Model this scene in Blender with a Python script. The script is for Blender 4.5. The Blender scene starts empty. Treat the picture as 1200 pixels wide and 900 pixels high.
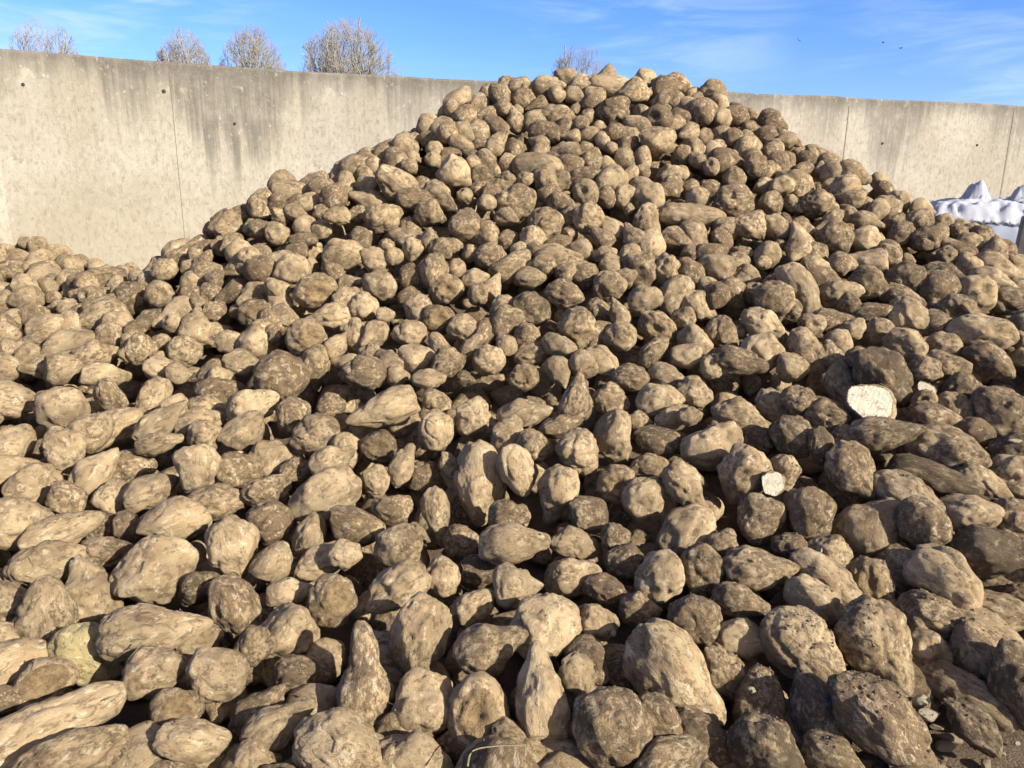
import bpy, bmesh, math, random
import numpy as np
from mathutils import Matrix, Vector

random.seed(7)
RNG = np.random.default_rng(11)
scene = bpy.context.scene
COL = scene.collection

# ------------------------------------------------------------------ camera
FPX = 900.0                      # focal length in photograph pixels (1200 x 900)
PITCH, ROLL, EYE = math.radians(14.6), math.radians(0.72), 1.6
fwd = np.array([0, math.cos(PITCH), -math.sin(PITCH)])
up0 = np.array([0, math.sin(PITCH), math.cos(PITCH)])
ri0 = np.array([1.0, 0, 0])
RI = ri0 * math.cos(ROLL) + up0 * math.sin(ROLL)
UP = up0 * math.cos(ROLL) - ri0 * math.sin(ROLL)
CAM = np.array([0, 0, EYE])

def ray(px, py):
    """Direction with unit depth along the optical axis."""
    return fwd + RI * ((px - 600.0) / FPX) - UP * ((py - 450.0) / FPX)

def at(px, py, d):
    return CAM + ray(px, py) * d

def to_px(P):
    v = np.asarray(P) - CAM
    d = v @ fwd
    return 600 + FPX * (v @ RI) / d, 450 - FPX * (v @ UP) / d, d

cd = bpy.data.cameras.new("camera")
cam = bpy.data.objects.new("camera", cd)
COL.objects.link(cam)
M = Matrix.Identity(4)
for i in range(3):
    M[i][0], M[i][1], M[i][2], M[i][3] = RI[i], UP[i], -fwd[i], CAM[i]
cam.matrix_world = M
cd.sensor_width = 36.0
cd.lens = FPX / 1200.0 * 36.0
cd.clip_end = 2000
cd.clip_start = 0.05
scene.camera = cam

# ------------------------------------------------------------------ helpers
def tag(o, label=None, cat=None, group=None, kind=None):
    if label: o["label"] = label
    if cat: o["category"] = cat
    if group: o["group"] = group
    if kind: o["kind"] = kind
    return o

def link(name, me, parent=None):
    o = bpy.data.objects.new(name, me)
    COL.objects.link(o)
    if parent is not None:
        o.parent = parent
    return o

def mesh_np(name, V, F, mat=None, smooth=True):
    me = bpy.data.meshes.new(name)
    V = np.ascontiguousarray(V, dtype=np.float32)
    F = np.ascontiguousarray(F, dtype=np.int32)
    n, k = F.shape
    me.vertices.add(len(V)); me.vertices.foreach_set("co", V.ravel())
    me.loops.add(n * k); me.loops.foreach_set("vertex_index", F.ravel())
    me.polygons.add(n)
    me.polygons.foreach_set("loop_start", np.arange(0, n * k, k, dtype=np.int32))
    me.polygons.foreach_set("loop_total", np.full(n, k, dtype=np.int32))
    if smooth:
        me.polygons.foreach_set("use_smooth", np.ones(n, dtype=bool))
    me.update(calc_edges=True)
    me.validate()
    if mat: me.materials.append(mat)
    return me

def bm_mesh(name, bm, mat=None, smooth=False):
    me = bpy.data.meshes.new(name)
    bmesh.ops.recalc_face_normals(bm, faces=bm.faces)
    bm.to_mesh(me); bm.free()
    if smooth:
        for p in me.polygons: p.use_smooth = True
    if mat: me.materials.append(mat)
    return me

# gradient noise, vectorised
_perm = RNG.permutation(256)
_perm = np.concatenate([_perm, _perm, _perm])
_g = RNG.normal(size=(256, 3)); _g /= np.linalg.norm(_g, axis=1)[:, None]
def noise(P):
    P = np.asarray(P, float)
    i = np.floor(P).astype(int); f = P - i; i &= 255
    u = f * f * f * (f * (f * 6 - 15) + 10)
    out = 0
    for dx in (0, 1):
        wx = u[:, 0] if dx else 1 - u[:, 0]
        for dy in (0, 1):
            wy = u[:, 1] if dy else 1 - u[:, 1]
            for dz in (0, 1):
                wz = u[:, 2] if dz else 1 - u[:, 2]
                h = _perm[_perm[_perm[(i[:, 0] + dx) & 255] + ((i[:, 1] + dy) & 255)] + ((i[:, 2] + dz) & 255)]
                g = _g[h]
                out = out + wx * wy * wz * (g[:, 0] * (f[:, 0] - dx) + g[:, 1] * (f[:, 1] - dy) + g[:, 2] * (f[:, 2] - dz))
    return out * 1.6
def fbm(P, o=3):
    a, s = 1.0, 0
    for k in range(o):
        s = s + a * noise(P * 2 ** k + 17.3 * k); a *= .5
    return s
def sstep(a, b, x):
    t = np.clip((x - a) / (b - a), 0, 1)
    return t * t * (3 - 2 * t)

# ------------------------------------------------------------------ materials
def new_mat(name):
    m = bpy.data.materials.new(name); m.use_nodes = True
    nt = m.node_tree; nt.nodes.clear()
    out = nt.nodes.new("ShaderNodeOutputMaterial")
    b = nt.nodes.new("ShaderNodeBsdfPrincipled")
    nt.links.new(b.outputs[0], out.inputs[0])
    b.inputs["Specular IOR Level"].default_value = .25
    b.inputs["Roughness"].default_value = .85
    return m, nt, b

class G:
    """Tiny node-graph writer."""
    def __init__(s, nt): s.nt = nt
    def sock(s, n, name, v):
        if v is None: return
        i = n.inputs[name]
        if hasattr(v, "is_linked") or isinstance(v, bpy.types.NodeSocket): s.nt.links.new(v, i)
        else: i.default_value = v
    def math(s, op, a, b=None, c=None, clamp=False):
        n = s.nt.nodes.new("ShaderNodeMath"); n.operation = op; n.use_clamp = clamp
        s.sock(n, 0, a); s.sock(n, 1, b); s.sock(n, 2, c)
        return n.outputs[0]
    def vmath(s, op, a, b=None):
        n = s.nt.nodes.new("ShaderNodeVectorMath"); n.operation = op
        s.sock(n, 0, a); s.sock(n, 1, b)
        return n.outputs["Value"] if op in ("DOT_PRODUCT", "LENGTH", "DISTANCE") else n.outputs[0]
    def noise(s, vec, scale, detail=3, rough=.55, dist=0, out="Fac"):
        n = s.nt.nodes.new("ShaderNodeTexNoise")
        s.sock(n, "Vector", vec); s.sock(n, "Scale", scale); s.sock(n, "Detail", detail)
        s.sock(n, "Roughness", rough); s.sock(n, "Distortion", dist)
        return n.outputs[out]
    def voronoi(s, vec, scale, feature="F1", out="Distance", rnd=1.0):
        n = s.nt.nodes.new("ShaderNodeTexVoronoi"); n.feature = feature
        s.sock(n, "Vector", vec); s.sock(n, "Scale", scale); s.sock(n, "Randomness", rnd)
        return n.outputs[out]
    def range(s, v, a, b, c=0.0, d=1.0, smooth=True):
        n = s.nt.nodes.new("ShaderNodeMapRange")
        if smooth: n.interpolation_type = 'SMOOTHSTEP'
        s.sock(n, "Value", v); s.sock(n, "From Min", a); s.sock(n, "From Max", b); s.sock(n, "To Min", c); s.sock(n, "To Max", d)
        return n.outputs[0]
    def mix(s, f, a, b, mode="MIX"):
        n = s.nt.nodes.new("ShaderNodeMix"); n.data_type = 'RGBA'; n.blend_type = mode; n.clamp_factor = True
        s.sock(n, 0, f)
        for i, v in ((6, a), (7, b)):
            if isinstance(v, tuple): n.inputs[i].default_value = (v[0], v[1], v[2], 1)
            else: s.nt.links.new(v, n.inputs[i])
        return n.outputs[2]
    def bump(s, h, strength, dist, nrm=None):
        n = s.nt.nodes.new("ShaderNodeBump"); s.sock(n, "Height", h); s.sock(n, "Strength", strength); s.sock(n, "Distance", dist)
        if nrm is not None: s.nt.links.new(nrm, n.inputs["Normal"])
        return n.outputs[0]
    def node(s, t): return s.nt.nodes.new(t)
    def mapping(s, vec, scale=(1, 1, 1), loc=(0, 0, 0), rot=(0, 0, 0)):
        n = s.nt.nodes.new("ShaderNodeMapping"); s.nt.links.new(vec, n.inputs[0])
        n.inputs["Scale"].default_value = scale; n.inputs["Location"].default_value = loc; n.inputs["Rotation"].default_value = rot
        return n.outputs[0]

def beet_material(name, mass):
    """Skin of a sugar beet: cream skin, dried soil in patches and crusts. Object colour (or the
    'tint' attribute in the merged heap) holds soil cover, dark wet soil, green skin."""
    m, nt, b = new_mat(name); g = G(nt)
    if mass:
        a = g.node("ShaderNodeAttribute"); a.attribute_name = "local"; vec = a.outputs["Vector"]
        c = g.node("ShaderNodeAttribute"); c.attribute_name = "tint"; col = c.outputs["Color"]
    else:
        tc = g.node("ShaderNodeTexCoord"); oi = g.node("ShaderNodeObjectInfo")
        off = g.node("ShaderNodeCombineXYZ")
        g.sock(off, 0, g.math("MULTIPLY", oi.outputs["Random"], 61.0)); g.sock(off, 1, g.math("MULTIPLY", oi.outputs["Random"], 37.0))
        vec = g.vmath("ADD", tc.outputs["Object"], off.outputs[0]); col = oi.outputs["Color"]
    sep = g.node("ShaderNodeSeparateColor"); nt.links.new(col, sep.inputs[0])
    soil, dark, green = sep.outputs
    n1 = g.noise(vec, 1.5, 4, .62, .4)
    n2 = g.noise(vec, 5.5, 5, .65, .3)
    n3 = g.noise(vec, 24.0, 4, .7)
    n4 = g.noise(vec, 70.0, 3, .7)
    # skin colour drifts between cream, ochre and a greyer tan
    skin = g.mix(g.range(g.noise(vec, 1.1, 2), .35, .65), (.53, .425, .275), (.41, .31, .19))
    skin = g.mix(g.math("MULTIPLY", g.range(n2, .52, .70), .65), skin, (.64, .56, .41))
    skin = g.mix(green, skin, (.36, .40, .15))
    # fine scars, rootlet lines and specks
    lines = g.mapping(vec, (1.0, 4.2, 4.2))
    scar = g.range(g.noise(lines, 3.0, 4, .6, 1.2), .57, .68)
    skin = g.mix(g.math("MULTIPLY", scar, .6), skin, (.19, .13, .078))
    # soil in patches, broken up finely at its edges
    h = g.math("ADD", g.math("MULTIPLY", n1, .30), g.math("ADD", g.math("MULTIPLY", n2, .47), g.math("MULTIPLY", n3, .23)))
    th = g.math("SUBTRACT", .645, g.math("MULTIPLY", soil, .27))
    mask = g.range(g.math("SUBTRACT", h, th), -.022, .034)
    soilc = g.mix(g.range(n3, .38, .62), (.125, .085, .052), (.26, .188, .118))
    soilc = g.mix(g.math("MULTIPLY", g.range(n2, .40, .6), dark), soilc, (.080, .062, .043))
    thin = g.math("MULTIPLY", g.range(g.math("ADD", g.math("MULTIPLY", n2, .5), g.math("MULTIPLY", n4, .5)), .38, .60), g.math("ADD", .18, g.math("MULTIPLY", soil, .7)))
    c1 = g.mix(thin, skin, (.215, .152, .093))
    c2 = g.mix(g.math("MULTIPLY", mask, .85), c1, soilc)
    c2 = g.mix(g.math("MULTIPLY", dark, g.range(n1, .30, .58)), c2, (.085, .068, .048))
    mud = g.range(g.noise(vec, 3.1, 6, .74, .5), .535, .625)
    c2 = g.mix(g.math("MULTIPLY", mud, g.math("ADD", .42, g.math("MULTIPLY", soil, .5))), c2, (.105, .075, .048))
    pale = g.range(g.noise(g.vmath("ADD", vec, (7.1, 3.3, 9.7)), 3.4, 5, .68, .5), .56, .63)
    c2 = g.mix(g.math("MULTIPLY", pale, g.math("SUBTRACT", .72, g.math("MULTIPLY", dark, .65))), c2, (.66, .585, .43))
    speck = g.math("MULTIPLY", g.range(g.voronoi(vec, 8.0), .0, .17, 1, 0), g.range(n1, .42, .55))
    c2 = g.mix(g.math("MULTIPLY", speck, .6), c2, (.10, .068, .04))
    c2 = g.mix(1.0, c2, (.69, .672, .62), "MULTIPLY")
    tone_ = g.math("ADD", .76, g.math("MULTIPLY", g.range(g.noise(vec, .45, 1), .32, .68), .44))
    vm = g.node("ShaderNodeVectorMath"); vm.operation = "SCALE"; nt.links.new(c2, vm.inputs[0]); nt.links.new(tone_, vm.inputs["Scale"]); c2 = vm.outputs[0]
    nt.links.new(c2, b.inputs["Base Color"])
    b.inputs["Roughness"].default_value = .88
    hh = g.math("ADD", g.math("MULTIPLY", mask, .5), g.math("ADD", g.math("MULTIPLY", n3, .75), g.math("MULTIPLY", n4, .4)))
    hh = g.math("ADD", g.math("SUBTRACT", hh, g.math("MULTIPLY", speck, .4)), g.math("MULTIPLY", mud, .45))
    hh = g.math("ADD", hh, g.math("MULTIPLY", g.noise(lines, 4.0, 4, .6, .8), .6))
    nt.links.new(g.bump(hh, .75, .012), b.inputs["Normal"])
    return m

MAT_BEET = beet_material("beet_skin", False)
MAT_MASS = beet_material("beet_skin_heap", True)

def flesh_material():
    m, nt, b = new_mat("beet_flesh"); g = G(nt)
    tc = g.node("ShaderNodeTexCoord"); v = tc.outputs["Object"]
    n = g.noise(g.mapping(v, (1, 4, 1)), 3.0, 4, .6, .5)
    c = g.mix(g.range(n, .4, .7), (.70, .67, .50), (.56, .50, .33))
    c = g.mix(g.math("MULTIPLY", g.range(g.noise(v, 3.5, 5, .7), .50, .66), .8), c, (.24, .175, .10))
    nt.links.new(c, b.inputs["Base Color"]); b.inputs["Roughness"].default_value = .6
    nt.links.new(g.bump(n, .3, .01), b.inputs["Normal"])
    return m
MAT_FLESH = flesh_material()

def crown_material():
    m, nt, b = new_mat("beet_crown"); g = G(nt)
    tc = g.node("ShaderNodeTexCoord"); v = tc.outputs["Object"]
    oi = g.node("ShaderNodeObjectInfo"); sep = g.node("ShaderNodeSeparateColor"); nt.links.new(oi.outputs["Color"], sep.inputs[0])
    n1 = g.noise(v, 4, 5, .65, .6); n3 = g.noise(v, 22, 4, .7)
    c = g.mix(g.range(n1, .38, .62), (.36, .27, .155), (.19, .13, .075))
    c = g.mix(g.math("MULTIPLY", g.range(n3, .5, .65), .6), c, (.46, .37, .23))
    c = g.mix(g.math("MULTIPLY", sep.outputs[1], .75), c, (.10, .078, .05))
    c = g.mix(1.0, c, (.66, .64, .58), "MULTIPLY")
    nt.links.new(c, b.inputs["Base Color"])
    nt.links.new(g.bump(g.math("ADD", n3, g.math("MULTIPLY", n1, .8)), .8, .014), b.inputs["Normal"])
    return m
MAT_CROWN = crown_material()

def soil_material(name, c1, c2, scale=1.0):
    m, nt, b = new_mat(name); g = G(nt)
    tc = g.node("ShaderNodeTexCoord"); v = tc.outputs["Object"]
    n1 = g.noise(v, 3 * scale, 4, .6); n2 = g.noise(v, 28 * scale, 5, .7); n3 = g.noise(v, 120 * scale, 3, .7)
    c = g.mix(g.range(n1, .35, .65), c1, c2)
    c = g.mix(g.math("MULTIPLY", g.range(n3, .55, .68), .6), c, (.17, .135, .095))
    nt.links.new(c, b.inputs["Base Color"])
    nt.links.new(g.bump(g.math("ADD", n2, g.math("MULTIPLY", n3, .6)), .8, .02), b.inputs["Normal"])
    b.inputs["Roughness"].default_value = .9
    return m
MAT_DULL = soil_material("dull_flesh", (.42, .37, .26), (.56, .50, .36), 4)
MAT_GROUND = soil_material("ground_soil", (.070, .052, .034), (.115, .085, .055))
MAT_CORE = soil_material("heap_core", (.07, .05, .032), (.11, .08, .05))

# ------------------------------------------------------------------ heap surface (world height field)
CTRL = [  # photograph pixel and depth at which the middle of the top layer of beets lies
 (600,900,2.02),(300,900,2.03),(20,900,2.03),(900,900,2.02),(1060,900,2.06),
 (600,850,2.13),(300,850,2.15),(50,850,2.15),(900,850,2.12),(1100,840,2.24),
 (600,700,2.62),(300,700,2.66),(50,700,2.66),(900,700,2.58),(1150,700,2.64),
 (600,560,3.20),(300,560,3.28),(50,550,3.36),(900,560,3.10),(1150,560,3.00),
 (600,500,3.45),(300,480,3.65),(50,450,3.95),(900,480,3.42),(1150,480,3.38),
 (600,400,3.95),(300,400,4.15),(50,380,4.55),(900,400,3.88),(1150,400,3.85),
 (600,320,4.45),(400,320,4.50),(250,330,4.65),(40,322,5.5),(900,310,4.45),(1100,320,4.40),
 (600,230,5.00),(450,240,5.05),(800,230,4.95),(1000,250,4.90),
 (600,160,5.50),(750,150,5.50),(850,170,5.45),
]
CREST = [(170,330,5.5),(250,275,5.2),(335,222,5.5),(410,200,5.6),(480,158,5.75),(540,124,5.95),(600,112,6.1),(650,98,6.15),
 (700,98,6.1),(760,100,6.1),(835,118,6.05),(900,148,5.85),(950,182,5.65),(1010,199,5.5),(1045,230,5.25),(1090,250,5.1),(1130,268,4.95),(1185,306,4.75)]
pts = [at(*c) for c in CTRL]
for c in CREST:
    p = at(*c); pts.append(p)
    h = np.array([p[0] * .12, 1.0, 0]); h /= np.linalg.norm(h)
    pts.append(p + h * .45 + np.array([0, 0, -.22])); pts.append(p + h * 1.2 + np.array([0, 0, -.85])); 
for x, y, z in [(-3.6,6.2,1.0),(-3.2,5.6,1.0),(-4.6,5.2,.9),(-4.0,3.0,.6),(-3.0,1.6,.15),(-3.5,.6,-.05),(0,1.2,-.03),(2.6,1.3,-.05),(3.6,.6,-.1),(3.2,2.2,.05),
                (4.4,3.6,.15),(4.8,5.0,.1),(4.6,6.2,-.1),(-1.2,1.3,-.03),(1.2,1.3,-.03),(0,.3,-.1),(5.5,2.5,.1)]:
    pts.append(np.array([x, y, z]))
pts = np.array(pts)
def tps_fit(P, lam=.02):
    n = len(P); X = P[:, :2]
    r2 = ((X[:, None] - X[None]) ** 2).sum(-1)
    K = np.where(r2 > 0, .5 * r2 * np.log(r2 + 1e-12), 0) + lam * np.eye(n)
    Q = np.c_[np.ones(n), X]
    A = np.block([[K, Q], [Q.T, np.zeros((3, 3))]])
    s = np.linalg.solve(A, np.r_[P[:, 2], 0, 0, 0])
    return X, s[:n], s[n:]
_X, _w, _a = tps_fit(pts)
GX = np.arange(-5.2, 6.01, .05); GY = np.arange(.2, 8.01, .05)
gx, gy = np.meshgrid(GX, GY, indexing="ij")
q = np.c_[gx.ravel(), gy.ravel()]
r2 = ((q[:, None] - _X[None]) ** 2).sum(-1)
hz = (.5 * r2 * np.log(r2 + 1e-12)) @ _w + np.c_[np.ones(len(q)), q] @ _a
HF = np.maximum(hz.reshape(gx.shape), -.10)
def height(x, y):
    fx = np.clip((np.asarray(x) - GX[0]) / .05, 0, len(GX) - 1.001); fy = np.clip((np.asarray(y) - GY[0]) / .05, 0, len(GY) - 1.001)
    i = fx.astype(int); j = fy.astype(int); u = fx - i; v = fy - j
    return HF[i, j] * (1 - u) * (1 - v) + HF[i + 1, j] * u * (1 - v) + HF[i, j + 1] * (1 - u) * v + HF[i + 1, j + 1] * u * v
_D = np.arange(1.4, 8.5, .01)
def hit(px, py):
    P = CAM + ray(px, py)[None] * _D[:, None]
    b = P[:, 2] < np.maximum(height(P[:, 0], P[:, 1]), 0.03)
    k = np.argmax(b)
    if not b[k]:
        g = P[:, 2] - height(P[:, 0], P[:, 1]); k = np.argmin(g)
    return _D[k]
def normal(x, y):
    e = .15
    n = np.array([-(height(x + e, y) - height(x - e, y)) / (2 * e), -(height(x, y + e) - height(x, y - e)) / (2 * e), 1.0])
    return n / np.linalg.norm(n)

# ------------------------------------------------------------------ beet shapes
def ico(sub):
    bm = bmesh.new(); bmesh.ops.create_icosphere(bm, subdivisions=sub, radius=1)
    V = np.array([v.co[:] for v in bm.verts]); F = np.array([[v.index for v in f.verts] for f in bm.faces])
    bm.free(); V /= np.linalg.norm(V, axis=1)[:, None]
    return V, F
ICO = {s: ico(s) for s in (3, 4, 5, 6)}

def beet_shape(kind, seed, sub):
    """Unit beet, crown at -x, root tip at +x; half length and half width are about 1."""
    U, F = ICO[sub]
    r = np.random.default_rng(seed)
    o = r.uniform(0, 90, 3)
    x, y, z = U.T
    t = (x + 1) / 2
    rho = np.ones(len(x)); X = x.copy()
    asp = 1.35
    if kind == "p":
        k = r.uniform(.36, .52); rho = (1 - k * sstep(r.uniform(.3, .42), 1, t)) * np.clip(1 - x * x, .02, 1) ** -.09; X = x + .22 * np.clip(x, 0, 1) ** 5
    elif kind == "n":
        rho = 1 - r.uniform(.52, .64) * sstep(.15, 1, t) * np.clip(1 - x * x, .02, 1) ** -.1; X = x + .15 * np.clip(x, 0, 1) ** 5
    elif kind == "t":
        rho = (1 - .45 * sstep(.40, .68, t)) * np.clip(1 - x * x, .02, 1) ** -.16; X = x + .10 * np.clip(x, 0, 1) ** 4; asp = 1.8
    elif kind == "l":
        rho = np.clip(1 - x * x, 1e-4, 1) ** -.18 * (1 - .22 * t); asp = 2.0
    elif kind in "o":
        rho = 1 - r.uniform(.15, .45) * sstep(.3, 1, t); X = x + r.uniform(0, .14) * np.clip(x, 0, 1) ** 5
    elif kind == "F":
        rho = 1 - .22 * sstep(.4, 1, t); asp = 1.5
    elif kind in "rd":
        asp = 1.08; rho = 1 - (.3 * sstep(.4, 1, t) if kind == "d" else 0)
    elif kind == "w":
        rho = 1 - r.uniform(.05, .4) * sstep(.3, 1, t); asp = 1.25
    elif kind == "x":                                     # sawn or snapped: one clean flat end
        rho = 1 - .3 * sstep(.5, 1, t); asp = 1.05
    if kind in "pnow":                                    # a broad shoulder below the crown
        rho = rho * np.clip(1 - x * x, .02, 1) ** np.where(x < 0, {"n": -.28, "p": -.11}.get(kind, -.08), 0)
    P = np.c_[X * asp, y * rho, z * rho]
    # a bend along the axis
    bend = r.normal(0, .10) * (asp - .6)
    P[:, 1] += bend * (x * x - .4)
    # lumps
    lump = fbm(P * r.uniform(.8, 1.25) + o, 2)
    amp = {"w": .20, "r": .14, "d": .12, "F": .10, "p": .15, "n": .12, "t": .13, "l": .14, "o": .16, "x": .2}[kind]
    nrm = P / np.linalg.norm(P, axis=1)[:, None]
    P = P + nrm * (lump * amp)[:, None]
    P = P + nrm * (.034 * noise(P * 2.3 + o + 3))[:, None] * (1.5 if kind in "wro" else 1.0)
    cn = noise(P * r.uniform(.9, 1.3) + o + 44)
    P = P - nrm * (r.uniform(.0, .09) * np.exp(-(cn / .085) ** 2) * sstep(-.1, .35, noise(P * .9 + o + 9)))[:, None]
    # flattened sides and knocked-off corners
    nc = {"w": r.integers(3, 7), "x": 4, "o": r.integers(0, 3)}.get(kind, r.integers(0, 2))
    for _ in range(nc):
        n = r.normal(size=3); n[0] *= .8; n /= np.linalg.norm(n)
        ext = (P @ n).max(); c = ext * (r.uniform(.66, .86) if kind == "w" else r.uniform(.74, .9))
        d = P @ n - c
        soft = .11 if kind != "x" else .05
        over = soft * np.logaddexp(0, d / soft)
        P = P - n[None] * (over * r.uniform(.8, .97))[:, None]
    # long furrows, with two opposite ones where the side roots grow
    ph = np.arctan2(z, y) + 1.1 * noise(P * .9 + o + 5)
    p0 = r.uniform(0, 6.28)
    nf = 2 if kind != "F" else 3
    nrm = P / np.linalg.norm(P, axis=1)[:, None]
    for k in range(nf):
        q_ = (ph - p0 - k * (math.pi if nf == 2 else 1.25) + math.pi) % (2 * math.pi) - math.pi
        dep = (r.uniform(.02, .11) if kind != "F" else (.24 if k == 0 else .12))
        win = sstep(-1, -.5, x) * (1 - sstep(.55, 1, x))
        P = P - nrm * (dep * win * np.exp(-(q_ / (.2 if kind != "F" else .16)) ** 2))[:, None]
    # crown: flattened, with a ring of leaf scars and sometimes a hollow
    cr = sstep(.55, .9, -x)
    rr = np.sqrt(y * y + z * z)
    if kind == "d":
        P[:, 0] += cr * .14
        P[:, 0] += .34 * np.exp(-(rr / r.uniform(.2, .34)) ** 2) * (x < 0) * r.uniform(.5, 1.2)
        P[:, 0] -= .07 * np.exp(-((rr - .5) / .1) ** 2) * (x < 0)
        ang = np.arctan2(z, y)
        P[:, 0] += .035 * np.sin(ang * 9 + 3 * noise(P * 2 + o)) * np.exp(-((rr - .6) / .25) ** 2) * (x < 0)
    elif kind == "x":
        c = -.62
        P[:, 0] = np.where(x < -.40, np.maximum(P[:, 0], c) * 0 + c + .012 * noise(P * 3 + o), P[:, 0])
    else:
        P[:, 0] += cr * .07 * noise(P * 3.2 + o)
        if r.random() < .38:                             # topped: the crown sliced off, a shallow dish left
            c_ = P[:, 0].min() * r.uniform(.78, .90); tlt = r.normal(0, .22, 2)
            lim = c_ + tlt[0] * P[:, 1] + tlt[1] * P[:, 2]
            ov = np.logaddexp(0, (lim - P[:, 0]) / .03) * .03
            P[:, 0] += ov * .96
            P[:, 0] += sstep(.0, .1, ov) * (.03 * noise(P * 4.5 + o + 2) + r.uniform(0, .12) * np.exp(-(rr / .3) ** 2))
    # wrinkles, pits, crusts
    w = 1.0 if kind != "x" else np.where(x < -.40, 0.0, 1.0)
    rid = 1 - np.abs(fbm(P * np.array([1.5, 2.6, 2.6]) + o + 31, 3)) * 2
    P = P + nrm * (w * r.uniform(.004, .014) * (rid - .4))[:, None]
    pit = sstep(.25, .5, noise(P * 2.7 + o + 60))
    P = P - nrm * (w * pit * r.uniform(.015, .07))[:, None]
    if sub >= 4:
        P = P + nrm * (w * .012 * fbm(P * 7.5 + o + 11, 3))[:, None]
    if sub >= 5:
        crust = sstep(.1, .45, fbm(P * 2.2 + o + 71, 2))
        P = P + nrm * (w * crust * .013 * (fbm(P * 16 + o, 2) + .35))[:, None]
    # fit to the unit box
    lo, hi = P.min(0), P.max(0)
    P = (P - (lo + hi) / 2) / ((hi - lo) / 2)
    return P, F

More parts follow.
